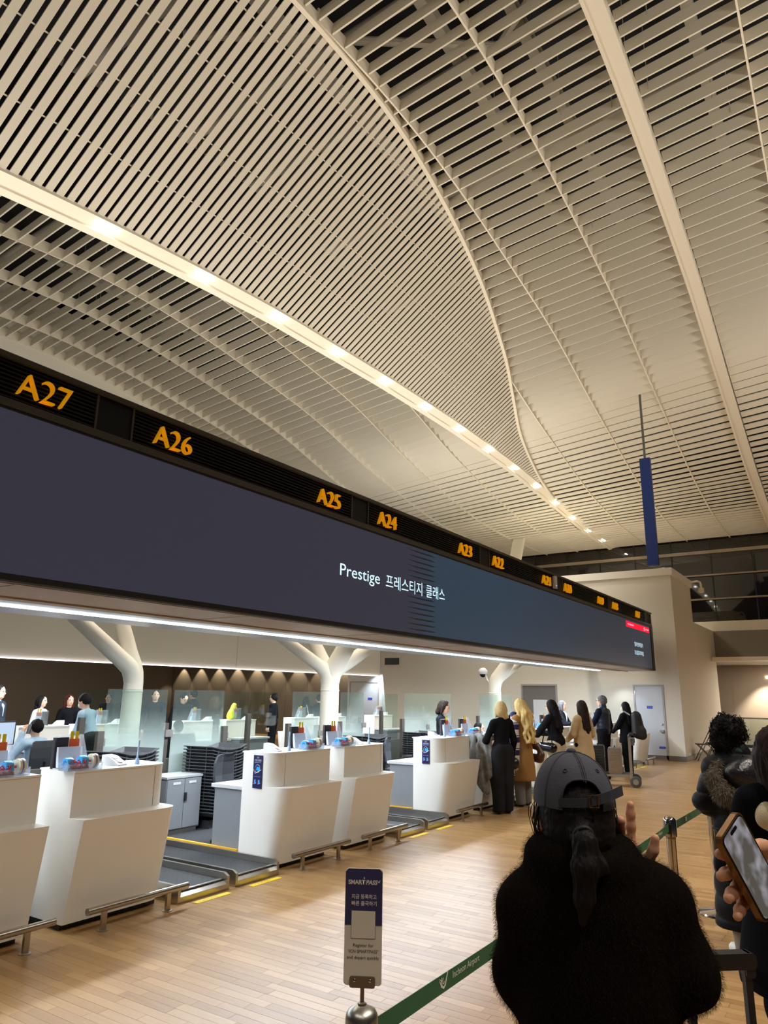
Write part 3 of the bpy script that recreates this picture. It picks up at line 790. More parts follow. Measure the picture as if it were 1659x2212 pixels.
# scuffs: dark marks on the white fronts
scuff = mat('scuff', srgb(70, 62, 55), .6)
for i in (1, 2, 3, 4):
    s, y, left = counters[i]
# luggage notice on the side of the outer left counters
pnl = mat('notice_navy', srgb(24, 30, 84), .4)
pw = mat('notice_white', srgb(225, 228, 240), .5); py_ = mat('notice_yellow', srgb(230, 215, 110), .5)
pb = mat('notice_blue', srgb(40, 165, 240), .5); pr = mat('notice_red', srgb(150, 40, 60), .5); pcrm = mat('notice_cream', srgb(225, 215, 195), .5)
def notice(s, y):
    t = thing('luggage_notice', 'navy baggage rules notice on the side of the %s counter' % s, 'notice', (CX - .02, y - .472, .93), 0, 'navy baggage notices')
    W_, H_ = .125, .33
    obj('board', MB().box((-W_ / 2, -.008, -H_ / 2), (W_ / 2, 0, H_ / 2)), pnl, t)
    F = lambda x, z: face_my(x, -.0095, z)
    def ring(cx_, cz, r_, th, m_):
        return obj('ring', MB().tube([(cx_ + r_ * math.cos(a), -.0095, cz + r_ * 1.12 * math.sin(a)) for a in np.linspace(0, 2 * PI, 20, endpoint=False)], th, 4, closed=True), m_, t)
    text_obj('notice_text', '위탁', .022, py_, F(-.018, .133), t, width=.036)
    text_obj('notice_text', '수하물 투입방법', .024, pw, F(-.047, .106), t, width=.094)
    text_obj('notice_text', 'Baggage placement', .009, pw, F(-.045, .092), t, width=.09)
    ring(0, .03, .036, .0022, pcrm)
    obj('case_icon', MB().box((-.022, -.0105, .012), (.026, -.009, .05), 0, Matrix.Rotation(.2, 4, 'Y')), pb, t)
    obj('belt_icon', MB().tube([(-.056, -.0105, .02), (-.03, -.0105, -.018), (.056, -.0105, .022)], .003, 4), pw, t)
    text_obj('notice_text', 'place it flat on the belt', .010, pw, F(-.044, -.052), t, width=.088)
    for sx in (-1, 1):
        ring(sx * .028, -.1, .022, .0016, pr)
        obj('case_icon', MB().box((sx * .028 - .012, -.0105, -.112), (sx * .028 + .009, -.009, -.082)), pb, t)
        obj('belt_icon', MB().tube([(sx * .028 - .016, -.0105, -.122), (sx * .028 + .02, -.0105, -.11)], .002, 4), pw, t)
for i in (2, 4, 6, 8): notice(counters[i][0], counters[i][1])

# ---------------- baggage belts between the counter pairs
def belt_mat():
    m = bpy.data.materials.new('belt_ribs'); m.use_nodes = True; nt = m.node_tree; b = nt.nodes['Principled BSDF']; L = nt.links.new
    tc = nt.nodes.new('ShaderNodeTexCoord'); mp = nt.nodes.new('ShaderNodeMapping'); mp.inputs['Rotation'].default_value = (0, 0, .0)
    L(tc.outputs['Object'], mp.inputs[0])
    br = nt.nodes.new('ShaderNodeTexBrick'); br.inputs['Scale'].default_value = 14; br.inputs['Mortar Size'].default_value = .045; br.inputs['Brick Width'].default_value = .9; br.inputs['Row Height'].default_value = .42
    br.inputs['Color1'].default_value = (*srgb(56, 56, 58), 1); br.inputs['Color2'].default_value = (*srgb(48, 48, 50), 1); br.inputs['Mortar'].default_value = (*srgb(12, 12, 13), 1)
    L(mp.outputs[0], br.inputs['Vector']); L(br.outputs['Color'], b.inputs['Base Color'])
    bp_ = nt.nodes.new('ShaderNodeBump'); bp_.inputs['Strength'].default_value = .8; bp_.inputs['Distance'].default_value = .01; bp_.invert = True
    L(br.outputs['Fac'], bp_.inputs['Height']); L(bp_.outputs[0], b.inputs['Normal']); b.inputs['Roughness'].default_value = .45
    return m
belt_m = belt_mat()
bmesh_parts = dict(
    belt=(MB().box((-2.9, -.265, .02), (-.03, .265, .085)), belt_m),
    side_frame=(MB().prism([(-2.95, .0), (.02, .0), (.02, .115), (-.03, .14), (-2.95, .14)], 1, -.30, -.27), steel_m),
    nose=(MB().prism([(-.06, .0), (.02, .0), (.02, .05), (-.06, .088)], 1, -.27, .27), steel_m))
bm_ = {k: v[0].mesh(k, v[1]) for k, v in bmesh_parts.items()}
side2 = MB().prism([(-2.95, .0), (.02, .0), (.02, .115), (-.03, .14), (-2.95, .14)], 1, .27, .30).mesh('side_frame', steel_m)
sensor = MB().lathe([(.014, -.272), (.014, -.262)], 10, (-.35, 0, .115), axis=1).mesh('sensor', black_m)
wtxt = text_mesh('CAUTION', .045)
for k in range(0, 6):
    mid_y = pairs[k] + 3.555 / 2
    if k == 5: continue
    for j, yy in enumerate((mid_y - .34, mid_y + .34)):
        side = ('near', 'far')[j]
        t = thing('baggage_belt', '%s ribbed baggage belt lane between the %s and %s counters' % (side, names[2 * k + 1], names[2 * k + 2]), 'conveyor', (-5.09, yy, 0), 0, 'baggage belts')
        for n_, me_ in bm_.items(): obj(n_, me_, None, t)
        obj('side_frame', side2, None, t); obj('sensor', sensor, None, t)
        o = thing('floor_sticker', 'yellow warning strip on the floor before the %s lane beside %s' % (side, names[2 * k + 1]), 'sticker', (-4.985, yy + .02, .0005), 0, 'yellow floor stickers')
        obj('strip', MB().box((-.03, -.2, 0), (.03, .2, .002)), yellow_m, o)
        me = wtxt.copy(); me.transform(Matrix(((0, -1, 0, .018), (1, 0, 0, -.15), (0, 0, 1, .0025), (0, 0, 0, 1)))); me.materials.append(mat('sticker_ink', srgb(150, 110, 20), .6)); obj('sticker_text', me, None, o)
    # floor plate at the belt edge with a yellow edge line
    t = thing('edge_strip', 'yellow edge strip along the staff floor by the %s belt' % names[2 * k + 2], 'strip', (-6.6, mid_y + .68, 0), 0, 'yellow edge strips')
    obj('strip', MB().box((-1.0, 0, 0), (.9, .03, .146)), mat('strip_yellow', srgb(225, 170, 50), .5), t)

# ---------------- things on the counter tops
blue_roll = mat('blue_tape', srgb(70, 170, 235), .4); red_m = mat('red_cord', srgb(200, 30, 45), .6, var=.25, vscale=80)
cream_roll = mat('cream_tape', srgb(226, 212, 178), .5); paper_m = mat('paper_sheet', srgb(225, 230, 240), .6); ink_m = mat('navy_ink', srgb(40, 50, 110), .5)
dkcard = mat('dark_card', srgb(48, 44, 50), .5); orcard = mat('orange_card', srgb(225, 95, 35), .5); ygtag = mat('yellow_tag', srgb(238, 205, 30), .5)
wplast = mat('white_plastic', (0, 0, 0)); lcd_m = mat('terminal_screen', srgb(150, 175, 195), .3)
def m_bro():
    d = {}
    d['back_plate'] = (MB().box((-.09, -.13, .0), (-.084, .10, .25)), acrylic)
    d['side_plate'] = (MB().prism([(-.09, 0), (.075, 0), (.07, .03), (-.04, .26), (-.09, .26)], 1, .095, .10), acrylic)
    d['base'] = (MB().box((-.09, -.13, 0), (.08, .10, .006)), acrylic)
    d['dark_leaflets'] = (MB().box((-.082, -.12, .006), (-.066, -.015, .24)).box((-.1, -.135, .0), (-.07, -.128, .24)), dkcard)
    d['orange_leaflet'] = (MB().box((-.078, -.005, .165), (-.066, .085, .225)), orcard)
    d['white_leaflets'] = (MB().prism([(-.05, .01), (-.02, .01), (-.045, .165), (-.075, .165)], 1, -.115, .085), paper_m)
    d['card_pocket'] = (MB().prism([(.0, .01), (.03, .01), (.01, .09), (-.02, .09)], 1, .01, .08), paper_m)
    d['yellow_tags'] = (MB().box((-.075, -.0, .225), (-.072, .03, .285)).box((-.075, .045, .225), (-.072, .075, .285)), ygtag)
    return {k: v[0].mesh(k, v[1]) for k, v in d.items()}
BRO = m_bro()
TRAY = {'box': MB().box((-.065, -.155, 0), (.065, .155, .004)).box((-.065, -.155, 0), (-.061, .155, .05)).box((.061, -.155, 0), (.065, .155, .05)).box((-.065, -.155, 0), (.065, -.151, .06)).box((-.065, .151, 0), (.065, .155, .06)).mesh('box', acrylic)}
TERM = {'body': MB().prism([(-.085, 0), (.085, 0), (.085, .012), (-.02, .075), (-.085, .085)], 1, -.06, .06).mesh('body', wplast),
        'screen': MB().add([(-.012, -.035, .0735), (.02, -.035, .0545), (.02, .035, .0545), (-.012, .035, .0735)], [(0, 1, 2, 3)]).mesh('screen', lcd_m, fix=False),
        'keypad': MB().add([(.028, -.03, .0497), (.07, -.03, .0245), (.07, .03, .0245), (.028, .03, .0497)], [(0, 1, 2, 3)]).mesh('keypad', mat('keypad_grey', srgb(205, 205, 212), .5), fix=False)}
for me_ in (TERM['screen'], TERM['keypad']):
    for v in me_.vertices: v.co.z += .004
PEN = {'foot': MB().lathe([(.022, 0), (.024, .01), (.016, .04), (.014, .05)], 12).mesh('foot', mat('pale_blue_plastic', srgb(175, 205, 240), .35), 40),
       'stem': MB().tube([(0, 0, .05), (.002, 0, .13), (.004, .002, .2)], [.008, .006, .009], 8).mesh('stem', mat('pale_blue_plastic', (0, 0, 0)), 40)}
def from_meshes(name, label, cat, meshes, loc, rotz, group):
    t = thing(name, label, cat, loc, rotz, group)
    for n_, me_ in meshes.items(): obj(n_, me_, None, t)
    return t
cord = MB(); rr = random.Random(5)
for k in range(46):
    p = Vector((rr.uniform(-.0, .055), rr.uniform(-.07, .07), .012)); pts = [p]
    for q in range(5): pts.append(Vector((max(-.055, min(.055, pts[-1].x + rr.uniform(-.03, .03))), max(-.085, min(.085, pts[-1].y + rr.uniform(-.04, .04))), max(.01, min(.075, pts[-1].z + rr.uniform(-.025, .035))))))
    cord.tube(pts, .0035, 4)
cord_me = cord.mesh('cord', red_m)
broll = MB().lathe([(.012, -.03), (.043, -.03), (.046, -.025), (.046, .025), (.043, .03), (.012, .03)], 18, axis=1).mesh('blue_tape_roll', blue_roll, 40)
bface = MB().tube([(.016 * math.cos(a) + .004, -.0315, .026 * math.sin(a)) for a in np.linspace(.4, 5.0, 10)] , .0025, 4).mesh('emblem', ink_m)
croll = MB().lathe([(.03, -.024), (.056, -.024), (.056, .024), (.03, .024), (.03, -.024)], 18, axis=1).mesh('cream_tape_roll', cream_roll, 40)
cband = MB().lathe([(.0565, -.006), (.0565, .006)], 18, axis=1).mesh('print_band', mat('tape_print', srgb(90, 100, 160), .5), 40)
TOPZ = 1.1262
for i, (s, y, left) in enumerate(counters):
    if i == 10: continue
    yt = y + .24 if left else y - .36
    on = 'on the %s counter' % s
    from_meshes('leaflet_stand', 'clear leaflet stand with dark and orange cards ' + on, 'leaflet stand', BRO, (CX - .02, yt + .02, TOPZ), 0, 'leaflet stands')
    from_meshes('acrylic_tray', 'clear acrylic tray of tape and cord ' + on, 'tray', TRAY, (CX + .12, yt, TOPZ), 0, 'acrylic trays')
    t = tag(obj('tape_roll', broll, None, None, loc=(CX + .118, yt - .115, TOPZ + .052)), 'blue tape roll with a dark curl emblem in the tray ' + on, 'tape', 'blue tape rolls'); obj('emblem', bface, None, t)
    tag(obj('tape_roll', broll, None, None, loc=(CX + .118, yt + .01, TOPZ + .062)), 'second blue tape roll lying among red cord ' + on, 'tape', 'blue tape rolls')
    t = tag(obj('tape_roll', croll, None, None, loc=(CX + .118, yt + .105, TOPZ + .061)), 'cream tape roll with printed band in the tray ' + on, 'tape', 'cream tape rolls'); obj('print_band', cband, None, t)
    o = tag(obj('cord_bundle', cord_me, None, None, loc=(CX + .12, yt - .04, TOPZ + .002)), 'tangle of red cord in the tray ' + on, 'cord', 'red cord tangles')
    yc = y - .30 if left else y + .03
    from_meshes('card_terminal', 'white wedge card terminal ' + on, 'card terminal', TERM, (CX + .02, yc, TOPZ), 0.3, 'card terminals')
    from_meshes('pen_stand', 'pale blue pen upright in its foot ' + on, 'pen', PEN, (CX + .1, yc + .17, TOPZ), 0, 'pen stands')
    tag(obj('paper_sheet', MB().box((-.10, -.14, 0), (.10, .14, .0012), 0, Matrix.Rotation(.15 * (i % 3 - 1), 4, 'Z')), paper_m, None, loc=(CX + .06, yc + .33 if left else y + .26, TOPZ)), 'pale printed sheet lying flat ' + on, 'paper', 'paper sheets')

# ---------------- staff side: cabinets, tray stacks, chairs, glass
def cabinet(x, y, label):
    t = thing('steel_cabinet', label, 'cabinet', (x, y, 0))
    obj('body', MB().box((-.4, -.29, .04), (0, .29, .66)), grey_m, t); obj('plinth', MB().box((-.38, -.27, -.008), (-.02, .27, .04)), mat('plinth_pale', srgb(190, 188, 180), .5), t)
    obj('top', MB().box((-.41, -.30, .66), (.015, .30, .685)), mat('cabinet_top', srgb(170, 172, 176), .4), t)
    for sy in (-1, 1):
        d = obj('door', MB().box((.0, min(0, sy * .285) + .004, .06), (.012, max(0, sy * .285) - .004, .65)), grey_m, t)
        obj('recess_handle', MB().box((.012, sy * .13 - .06, .585), (.016, sy * .13 + .06, .615)), mat('handle_pale', srgb(200, 202, 205), .3), d)
    obj('lock', MB().box((.012, .0, .38), (.03, .035, .48)), black_m, t)
    return t
cabinet(-7.5, 6.76, 'grey two-door steel cabinet with a black lock behind the A26 counter')
def tray_mesh():
    mb = MB(); L_, Wd = .38, .27
    # rim outline, bent: the long ends rise
    def ring(sx, sy, z):
        out = []
        prof = [(-1, -1), (-.55, -1), (0, -1), (.55, -1), (1, -1), (1, -.4), (1, .4), (1, 1), (.55, 1), (0, 1), (-.55, 1), (-1, 1), (-1, .4), (-1, -.4)]
        for a, b in prof: out.append((b * Wd * sy * (1 if abs(a) < .9 else .9), a * L_ * sx, z + (.05 if abs(a) > .9 else (.015 if abs(a) > .5 else 0))))
        return out
    a = ring(1, 1, .030); b = ring(1.02, 1.03, .030); c = ring(1.02, 1.03, .020); d = ring(.96, .95, .020); e = ring(.86, .84, -.03); 
    inner = ring(.95, .93, .030); floor_ = ring(.84, .82, -.025)
    mb.loft([e, d, c, b, inner, floor_])
    return mb.mesh('baggage_tray', tray_m, 35)
tme = tray_mesh()
rib_mb = MB()
for a in (-.75, -.3, .3, .75):
    for sg in (-1, 1): rib_mb.cbox((sg * .262, a * .38, .005), (.012, .012, .045))
for b in (-.5, .5):
    for sg in (-1, 1): rib_mb.cbox((b * .27, sg * .372, .045), (.012, .012, .045))
trib = rib_mb.mesh('tray_ribs', tray_m)
def tray_stack(x, y, n, rot, where):
    b = thing('tray_dolly', 'dark dolly under the tray stack %s' % where, 'dolly', (x, y, 0), rot)
    obj('base', MB().box((-.2, -.3, -.008), (.2, .3, .09)), plinth_m, b)
    for k in range(n):
        t = tag(obj('baggage_tray', tme, None, None, loc=(x, y, .125 + k * .041), rot=(0, 0, rot)), 'dark grey baggage tray in the stack %s' % where, 'tray', 'trays stacked %s' % where)
        if k > n - 19:
            o = obj('tray_ribs', trib, None, t); o['kind'] = 'stuff'
tray_stack(-7.45, 5.72, 22, .3, 'behind the A26 counter')
tray_stack(-7.68, 7.45, 21, .15, 'beside the grey cabinet')
tray_stack(-7.55, 10.95, 21, .1, 'behind the A24 counter')
tray_stack(-7.45, 12.75, 21, .1, 'beside the dark-haired clerk')
chair_fab = mat('chair_mesh', srgb(52, 55, 62), .7, bump=.2, bscale=400); chair_pl = mat('chair_plastic', srgb(26, 26, 28), .4)
def office_chair(x, y, rot, label, jacket=False):
    t = thing('office_chair', label, 'chair', (x, y, 0), rot, 'black office chairs')
    obj('seat', MB().loft([[(a * .23, b * .23, z) for a, b in ((-1, -.8), (-.8, -1), (.8, -1), (1, -.8), (1, .8), (.8, 1), (-.8, 1), (-1, .8))] for z in (.43, .45, .49)]), chair_fab, t)
    rings = []
    for z, w, yo in ((.55, .17, -.20), (.60, .21, -.225), (.75, .23, -.245), (.90, .225, -.245), (.98, .19, -.235), (.995, .15, -.23)):
        rings.append([(-w, yo, z), (0, yo - .035, z), (w, yo, z), (w, yo + .03, z), (0, yo - .005, z), (-w, yo + .03, z)])
    obj('backrest', MB().loft(rings), chair_fab, t)
    obj('column', MB().lathe([(.03, .08), (.03, .43)], 12), chair_pl, t, 40); obj('back_bar', MB().tube([(0, -.1, .42), (0, -.27, .45), (0, -.275, .7)], .02, 8), chair_pl, t, 40)
    for sx in (-1, 1): obj('armrest', MB().tube([(sx * .24, 0, .45), (sx * .28, -.02, .58), (sx * .28, .0, .66), (sx * .28, .16, .67)], .018, 8), chair_pl, t, 40)
    for k in range(5):
        a = 2 * PI * k / 5 + .3; leg = obj('leg', MB().tube([(0, 0, .10), (.28 * math.cos(a), .28 * math.sin(a), .07)], [.03, .018], 8), chair_pl, t, 40)
        obj('castor', MB().sphere((.28 * math.cos(a), .28 * math.sin(a), .022), .03, 8, 6), chair_pl, leg, True)
    return t
office_chair(-6.52, 6.76, -1.3, 'black mesh office chair behind the A25 counter')
office_chair(-6.95, 11.15, -1.2, 'black mesh office chair left of the standing dark-haired clerk')
office_chair(-10.62, 6.55, 1.7, 'black office chair under the clerk on the phone')
office_chair(-10.6, 9.3, 1.6, 'black office chair under the clerk behind the frosted glass')
# glass partitions with posts
def partition(x, y0, y1, label, posts, zt=1.76, zb=.45, split=None, gm=film_glass):
    t = thing('glass_partition', label, 'partition', (x, y0, 0), 0, 'frosted glass partitions')
    w = y1 - y0; cuts = [0] + ([split] if split else []) + [w]
    for a, b in zip(cuts[:-1], cuts[1:]): obj('pane', MB().box((-.006, a + .01, zb), (.006, b - .01, zt)), gm, t)
    pm = mat('post_taupe', srgb(78, 72, 66), .45)
    for yy, h, dx in posts:
        p = obj('post', MB().box((dx - .03, yy - .045, -.008), (dx + .03, yy + .045, h)), pm, t)
        obj('clamp', MB().box((dx - .01, yy - .03, h - .18), (.02, yy + .09, h - .09)), mat('clamp_grey', srgb(120, 114, 110), .4), p)
    return t
partition(-8.0, 5.83, 6.80, 'frosted glass partition before the left tree column', [(-.06, 1.25, .02), (1.0, 1.32, -.05)])
partition(-8.0, 6.90, 7.86, 'frosted glass partition behind the stacked trays and grey cabinet', [(.98, 1.25, .02)])
partition(-8.0, 9.42, 10.16, 'glass partition left of the thick tree column', [(-.1, 1.25, .02), (.74, 1.2, -.05)])
partition(-8.0, 10.76, 11.50, 'glass partition right of the thick tree column', [(-.03, 1.25, .02), (.72, 1.3, -.05)])
partition(-8.0, 12.97, 15.03, 'wide glass partition behind the dark-haired clerk', [(-.1, 1.25, .02), (.95, 1.2, -.05), (2.08, 1.2, -.05)], split=1.05)
partition(-8.0, 16.5, 18.5, 'glass partition behind the blonde customers', [(-.12, 1.25, .02)], split=1.0)
for k, (a, b) in enumerate([(6.5, 7.1), (9.1, 9.86), (9.88, 10.62), (14.25, 14.95)]):
    partition(-9.4, a, b, ('clear glass screen of the far row near the masked man', 'clear glass screen of the far row left of its post', 'clear glass screen of the far row before the curled paper', 'clear glass screen of the far row by the alcove')[k], [(-.04, 1.36, .02)], zt=1.74, gm=clear_glass)
partition(-8.0, 2.6, 4.15, 'glass partition by the man in the dark suit', [(1.58, 1.3, .02)])
# low grey wall of the staff area behind the glass
lw = thing('staff_screen', 'low dark grey screen wall along the staff area', 'partition', (-8.52, 0, 0))
obj('board', MB().box((-.05, 1.5, -.008), (.0, 18.5, .80)), mat('staff_grey', srgb(84, 80, 74), .6), lw)

# opposite counter row seen from behind
opp = ['first', 'second', 'third', 'fourth', 'fifth', 'sixth', 'seventh', 'eighth', 'ninth']
for i in range(9):
    c = pairs[0] + 1.1 + 3.555 * (i // 2); y = c - .61 if i % 2 == 0 else c + .61
    place_counter(-12.15, y, 'hi' if i % 2 == 0 else 'lo', 'white counter of the opposite row, %s from the left' % opp[i], PI, 'opposite counters')
    yt = y + .1
    from_meshes('leaflet_stand', 'leaflet stand on the %s opposite counter' % opp[i], 'leaflet stand', BRO, (-12.15, yt - .1, TOPZ), PI, 'opposite leaflet stands')
    from_meshes('card_terminal', 'white terminal on the %s opposite counter' % opp[i], 'card terminal', TERM, (-12.15, yt + .3, TOPZ), PI, 'opposite terminals')
# clerk's monitor and desk
mo = thing('monitor', 'computer monitor with a pale form before the clerk on the phone', 'monitor', (-11.62, 6.5, .765))
obj('panel', MB().box((-.02, -.31, .1), (.01, .31, .47)), black_m, mo)
obj('screen', MB().box((.010, -.29, .12), (.012, .29, .45)), mat('monitor_glow', (0, 0, 0), .4, emit=srgb(190, 210, 235), estr=.9), mo)
obj('stand', MB().box((-.1, -.1, 0), (.06, .1, .012)).box((-.05, -.03, .012), (-.02, .03, .2)), black_m, mo)
# ================================================================== IMPLICIT-SURFACE MODELLING (bodies, clothes, hair, bags)
def V3(*a): return np.array(a, float)
class Field:
    """smooth union of tapered capsules and ellipsoids, meshed as one continuous surface"""
    def __init__(s, k=.03): s.p = []; s.k = k; s.cut = []
    def cap(s, a, b, ra, rb=None, sy=1.0, k=None, ax=None):
        s.p.append(('c', np.array(a, float), np.array(b, float), ra, ra if rb is None else rb, sy, s.k if k is None else k, ax)); return s
    def ell(s, c, r, k=None, rot=None):
        s.p.append(('e', np.array(c, float), np.array(r, float), rot, None, 1, s.k if k is None else k, None)); return s
    def chain(s, pts, rads, sy=1.0, k=None):
        for i in range(len(pts) - 1): s.cap(pts[i], pts[i + 1], rads[i], rads[i + 1], sy, k)
        return s
    def minus_ell(s, c, r, k=.01): s.cut.append(('e', np.array(c, float), np.array(r, float), k)); return s
    def minus_box(s, lo, hi, k=.004): s.cut.append(('b', np.array(lo, float), np.array(hi, float), k)); return s
    @staticmethod
    def _d(q, P):
        if q[0] == 'c':
            _, a, b, ra, rb, sy, k, ax = q
            ba = b - a; t = np.clip(((P - a) @ ba) / max(ba @ ba, 1e-9), 0, 1)
            w = P - a - t[..., None] * ba
            if sy != 1.0:
                w = w.copy(); w[..., 1] /= sy
                return (np.sqrt((w ** 2).sum(-1)) - (ra + (rb - ra) * t)) * min(1, sy + .15)
            return np.sqrt((w ** 2).sum(-1)) - (ra + (rb - ra) * t)
        _, c, r, rot, *_ = q
        w = P - c
        if rot is not None: w = w @ rot
        k0 = np.sqrt(((w / r) ** 2).sum(-1)); k1 = np.sqrt(((w / r ** 2) ** 2).sum(-1)) + 1e-9
        return k0 * (k0 - 1) / k1
    def bounds(s):
        lo = np.full(3, 1e9); hi = -lo
        for q in s.p:
            if q[0] == 'c':
                e = max(q[3], q[4]) * max(1, q[5])
                for c in (q[1], q[2]): lo = np.minimum(lo, c - e); hi = np.maximum(hi, c + e)
            else:
                e = q[2].max() if q[3] is not None else q[2]
                lo = np.minimum(lo, q[1] - e); hi = np.maximum(hi, q[1] + e)
        return lo, hi
    def nets(s, h, disp=None, clip=None):
        lo, hi = s.bounds()
        if clip is not None: lo = np.maximum(lo, clip[0]); hi = np.minimum(hi, clip[1])
        lo = lo - 3 * h; hi = hi + 3 * h
        n = np.ceil((hi - lo) / h).astype(int) + 1
        ax = [lo[i] + h * np.arange(n[i]) for i in range(3)]
        F = np.full(n, .5)
        for q in s.p:
            if q[0] == 'c':
                e = max(q[3], q[4]) * max(1, q[5]) + q[6] + 3 * h; l = np.minimum(q[1], q[2]) - e; u = np.maximum(q[1], q[2]) + e
            else:
                e = (q[2].max() if q[3] is not None else q[2]) + q[6] + 3 * h; l = q[1] - e; u = q[1] + e
            i0 = np.clip(np.floor((l - lo) / h).astype(int), 0, n); i1 = np.clip(np.ceil((u - lo) / h).astype(int) + 1, 0, n)
            if (i1 <= i0).any(): continue
            sl = tuple(slice(a, b) for a, b in zip(i0, i1))
            P = np.stack(np.meshgrid(*[ax[i][sl[i]] for i in range(3)], indexing='ij'), -1)
            d = s._d(q, P); A = F[sl]; k = max(q[6], 1e-4)
            F[sl] = np.minimum(A, d) - np.maximum(k - np.abs(A - d), 0) ** 2 / (4 * k)
        if s.cut or disp is not None:
            P = np.stack(np.meshgrid(*ax, indexing='ij'), -1)
            for c in s.cut:
                if c[0] == 'e':
                    w = (P - c[1]); k0 = np.sqrt(((w / c[2]) ** 2).sum(-1)); k1 = np.sqrt(((w / c[2] ** 2) ** 2).sum(-1)) + 1e-9; d = k0 * (k0 - 1) / k1
                else:
                    q = np.abs(P - (c[1] + c[2]) / 2) - (c[2] - c[1]) / 2
                    d = np.sqrt((np.maximum(q, 0) ** 2).sum(-1)) + np.minimum(q.max(-1), 0)
                k = c[3]; B = -d; F = np.maximum(F, B) + np.maximum(k - np.abs(F - B), 0) ** 2 / (4 * k)
            if disp is not None: F = F + disp(P)
        return surf_nets(F, lo, h)
def surf_nets(F, lo, h):
    S = F < 0; nx, ny, nz = F.shape
    C8 = [(i, j, k) for i in (0, 1) for j in (0, 1) for k in (0, 1)]
    sl = lambda o: (slice(o[0], nx - 1 + o[0]), slice(o[1], ny - 1 + o[1]), slice(o[2], nz - 1 + o[2]))
    cnt = sum(S[sl(o)].astype(np.int8) for o in C8)
    act = np.argwhere((cnt > 0) & (cnt < 8))
    if len(act) == 0: return np.zeros((0, 3)), np.zeros((0, 4), int)
    idx = -np.ones((nx - 1, ny - 1, nz - 1), int); idx[tuple(act.T)] = np.arange(len(act))
    pos = np.zeros((len(act), 3)); w = np.zeros(len(act))
    for a in C8:
        for ax_ in range(3):
            if a[ax_]: continue
            b = list(a); b[ax_] = 1
            fa = F[tuple((act + a).T)]; fb = F[tuple((act + b).T)]
            m = (fa < 0) != (fb < 0)
            t = fa[m] / (fa[m] - fb[m]); p = np.tile(np.array(a, float), (m.sum(), 1)); p[:, ax_] = t
            pos[m] += p; w[m] += 1
    V = (act + pos / w[:, None]) * h + lo
    Q = []
    for ax_ in range(3):
        s0 = [slice(None)] * 3; s1 = [slice(None)] * 3; s0[ax_] = slice(0, -1); s1[ax_] = slice(1, None)
        e = np.argwhere(S[tuple(s0)] != S[tuple(s1)])
        o1, o2 = [(1, 2), (2, 0), (0, 1)][ax_]
        e = e[(e[:, o1] > 0) & (e[:, o2] > 0) & (e[:, o1] < F.shape[o1] - 1) & (e[:, o2] < F.shape[o2] - 1)]
        inside = S[tuple(e.T)]
        c = []
        for d1, d2 in ((-1, -1), (0, -1), (0, 0), (-1, 0)):
            g = e.copy(); g[:, o1] += d1; g[:, o2] += d2; c.append(idx[tuple(g.T)])
        q = np.stack(c, 1); q[~inside] = q[~inside][:, ::-1]
        Q.append(q[(q >= 0).all(1)])
    return V, np.concatenate(Q)
def mesh_from(parts, name, m):
    Vs = []; Fs = []; o = 0
    for V, Q in parts:
        Vs.append(V); Fs.append(Q + o); o += len(V)
    V = np.concatenate(Vs); Q = np.concatenate(Fs)
    me = bpy.data.meshes.new(name); me.vertices.add(len(V)); me.vertices.foreach_set('co', V.astype(np.float32).ravel())
    me.loops.add(len(Q) * 4); me.loops.foreach_set('vertex_index', Q.astype(np.int32).ravel())
    me.polygons.add(len(Q)); me.polygons.foreach_set('loop_start', np.arange(0, len(Q) * 4, 4, dtype=np.int32))
    me.update(calc_edges=True); me.validate(); me.polygons.foreach_set('use_smooth', [True] * len(me.polygons))
    me.materials.append(m); return me
def fobj(name, field, h, m, parent, disp=None, extra=None, clip=None):
    parts = [field.nets(h, disp, clip)] + (extra or [])
    return obj(name, mesh_from(parts, name, m), None, parent)
def rnd_noise(seed, scale, amp):
    r = np.random.default_rng(seed); D = r.normal(size=(6, 3)); D /= np.linalg.norm(D, axis=1)[:, None]; D *= scale * r.uniform(.6, 1.5, (6, 1)); ph = r.uniform(0, 6.28, 6)
    def f(P): return amp * sum(np.sin(P @ D[i] + ph[i]) for i in range(6)) / 3
    return f

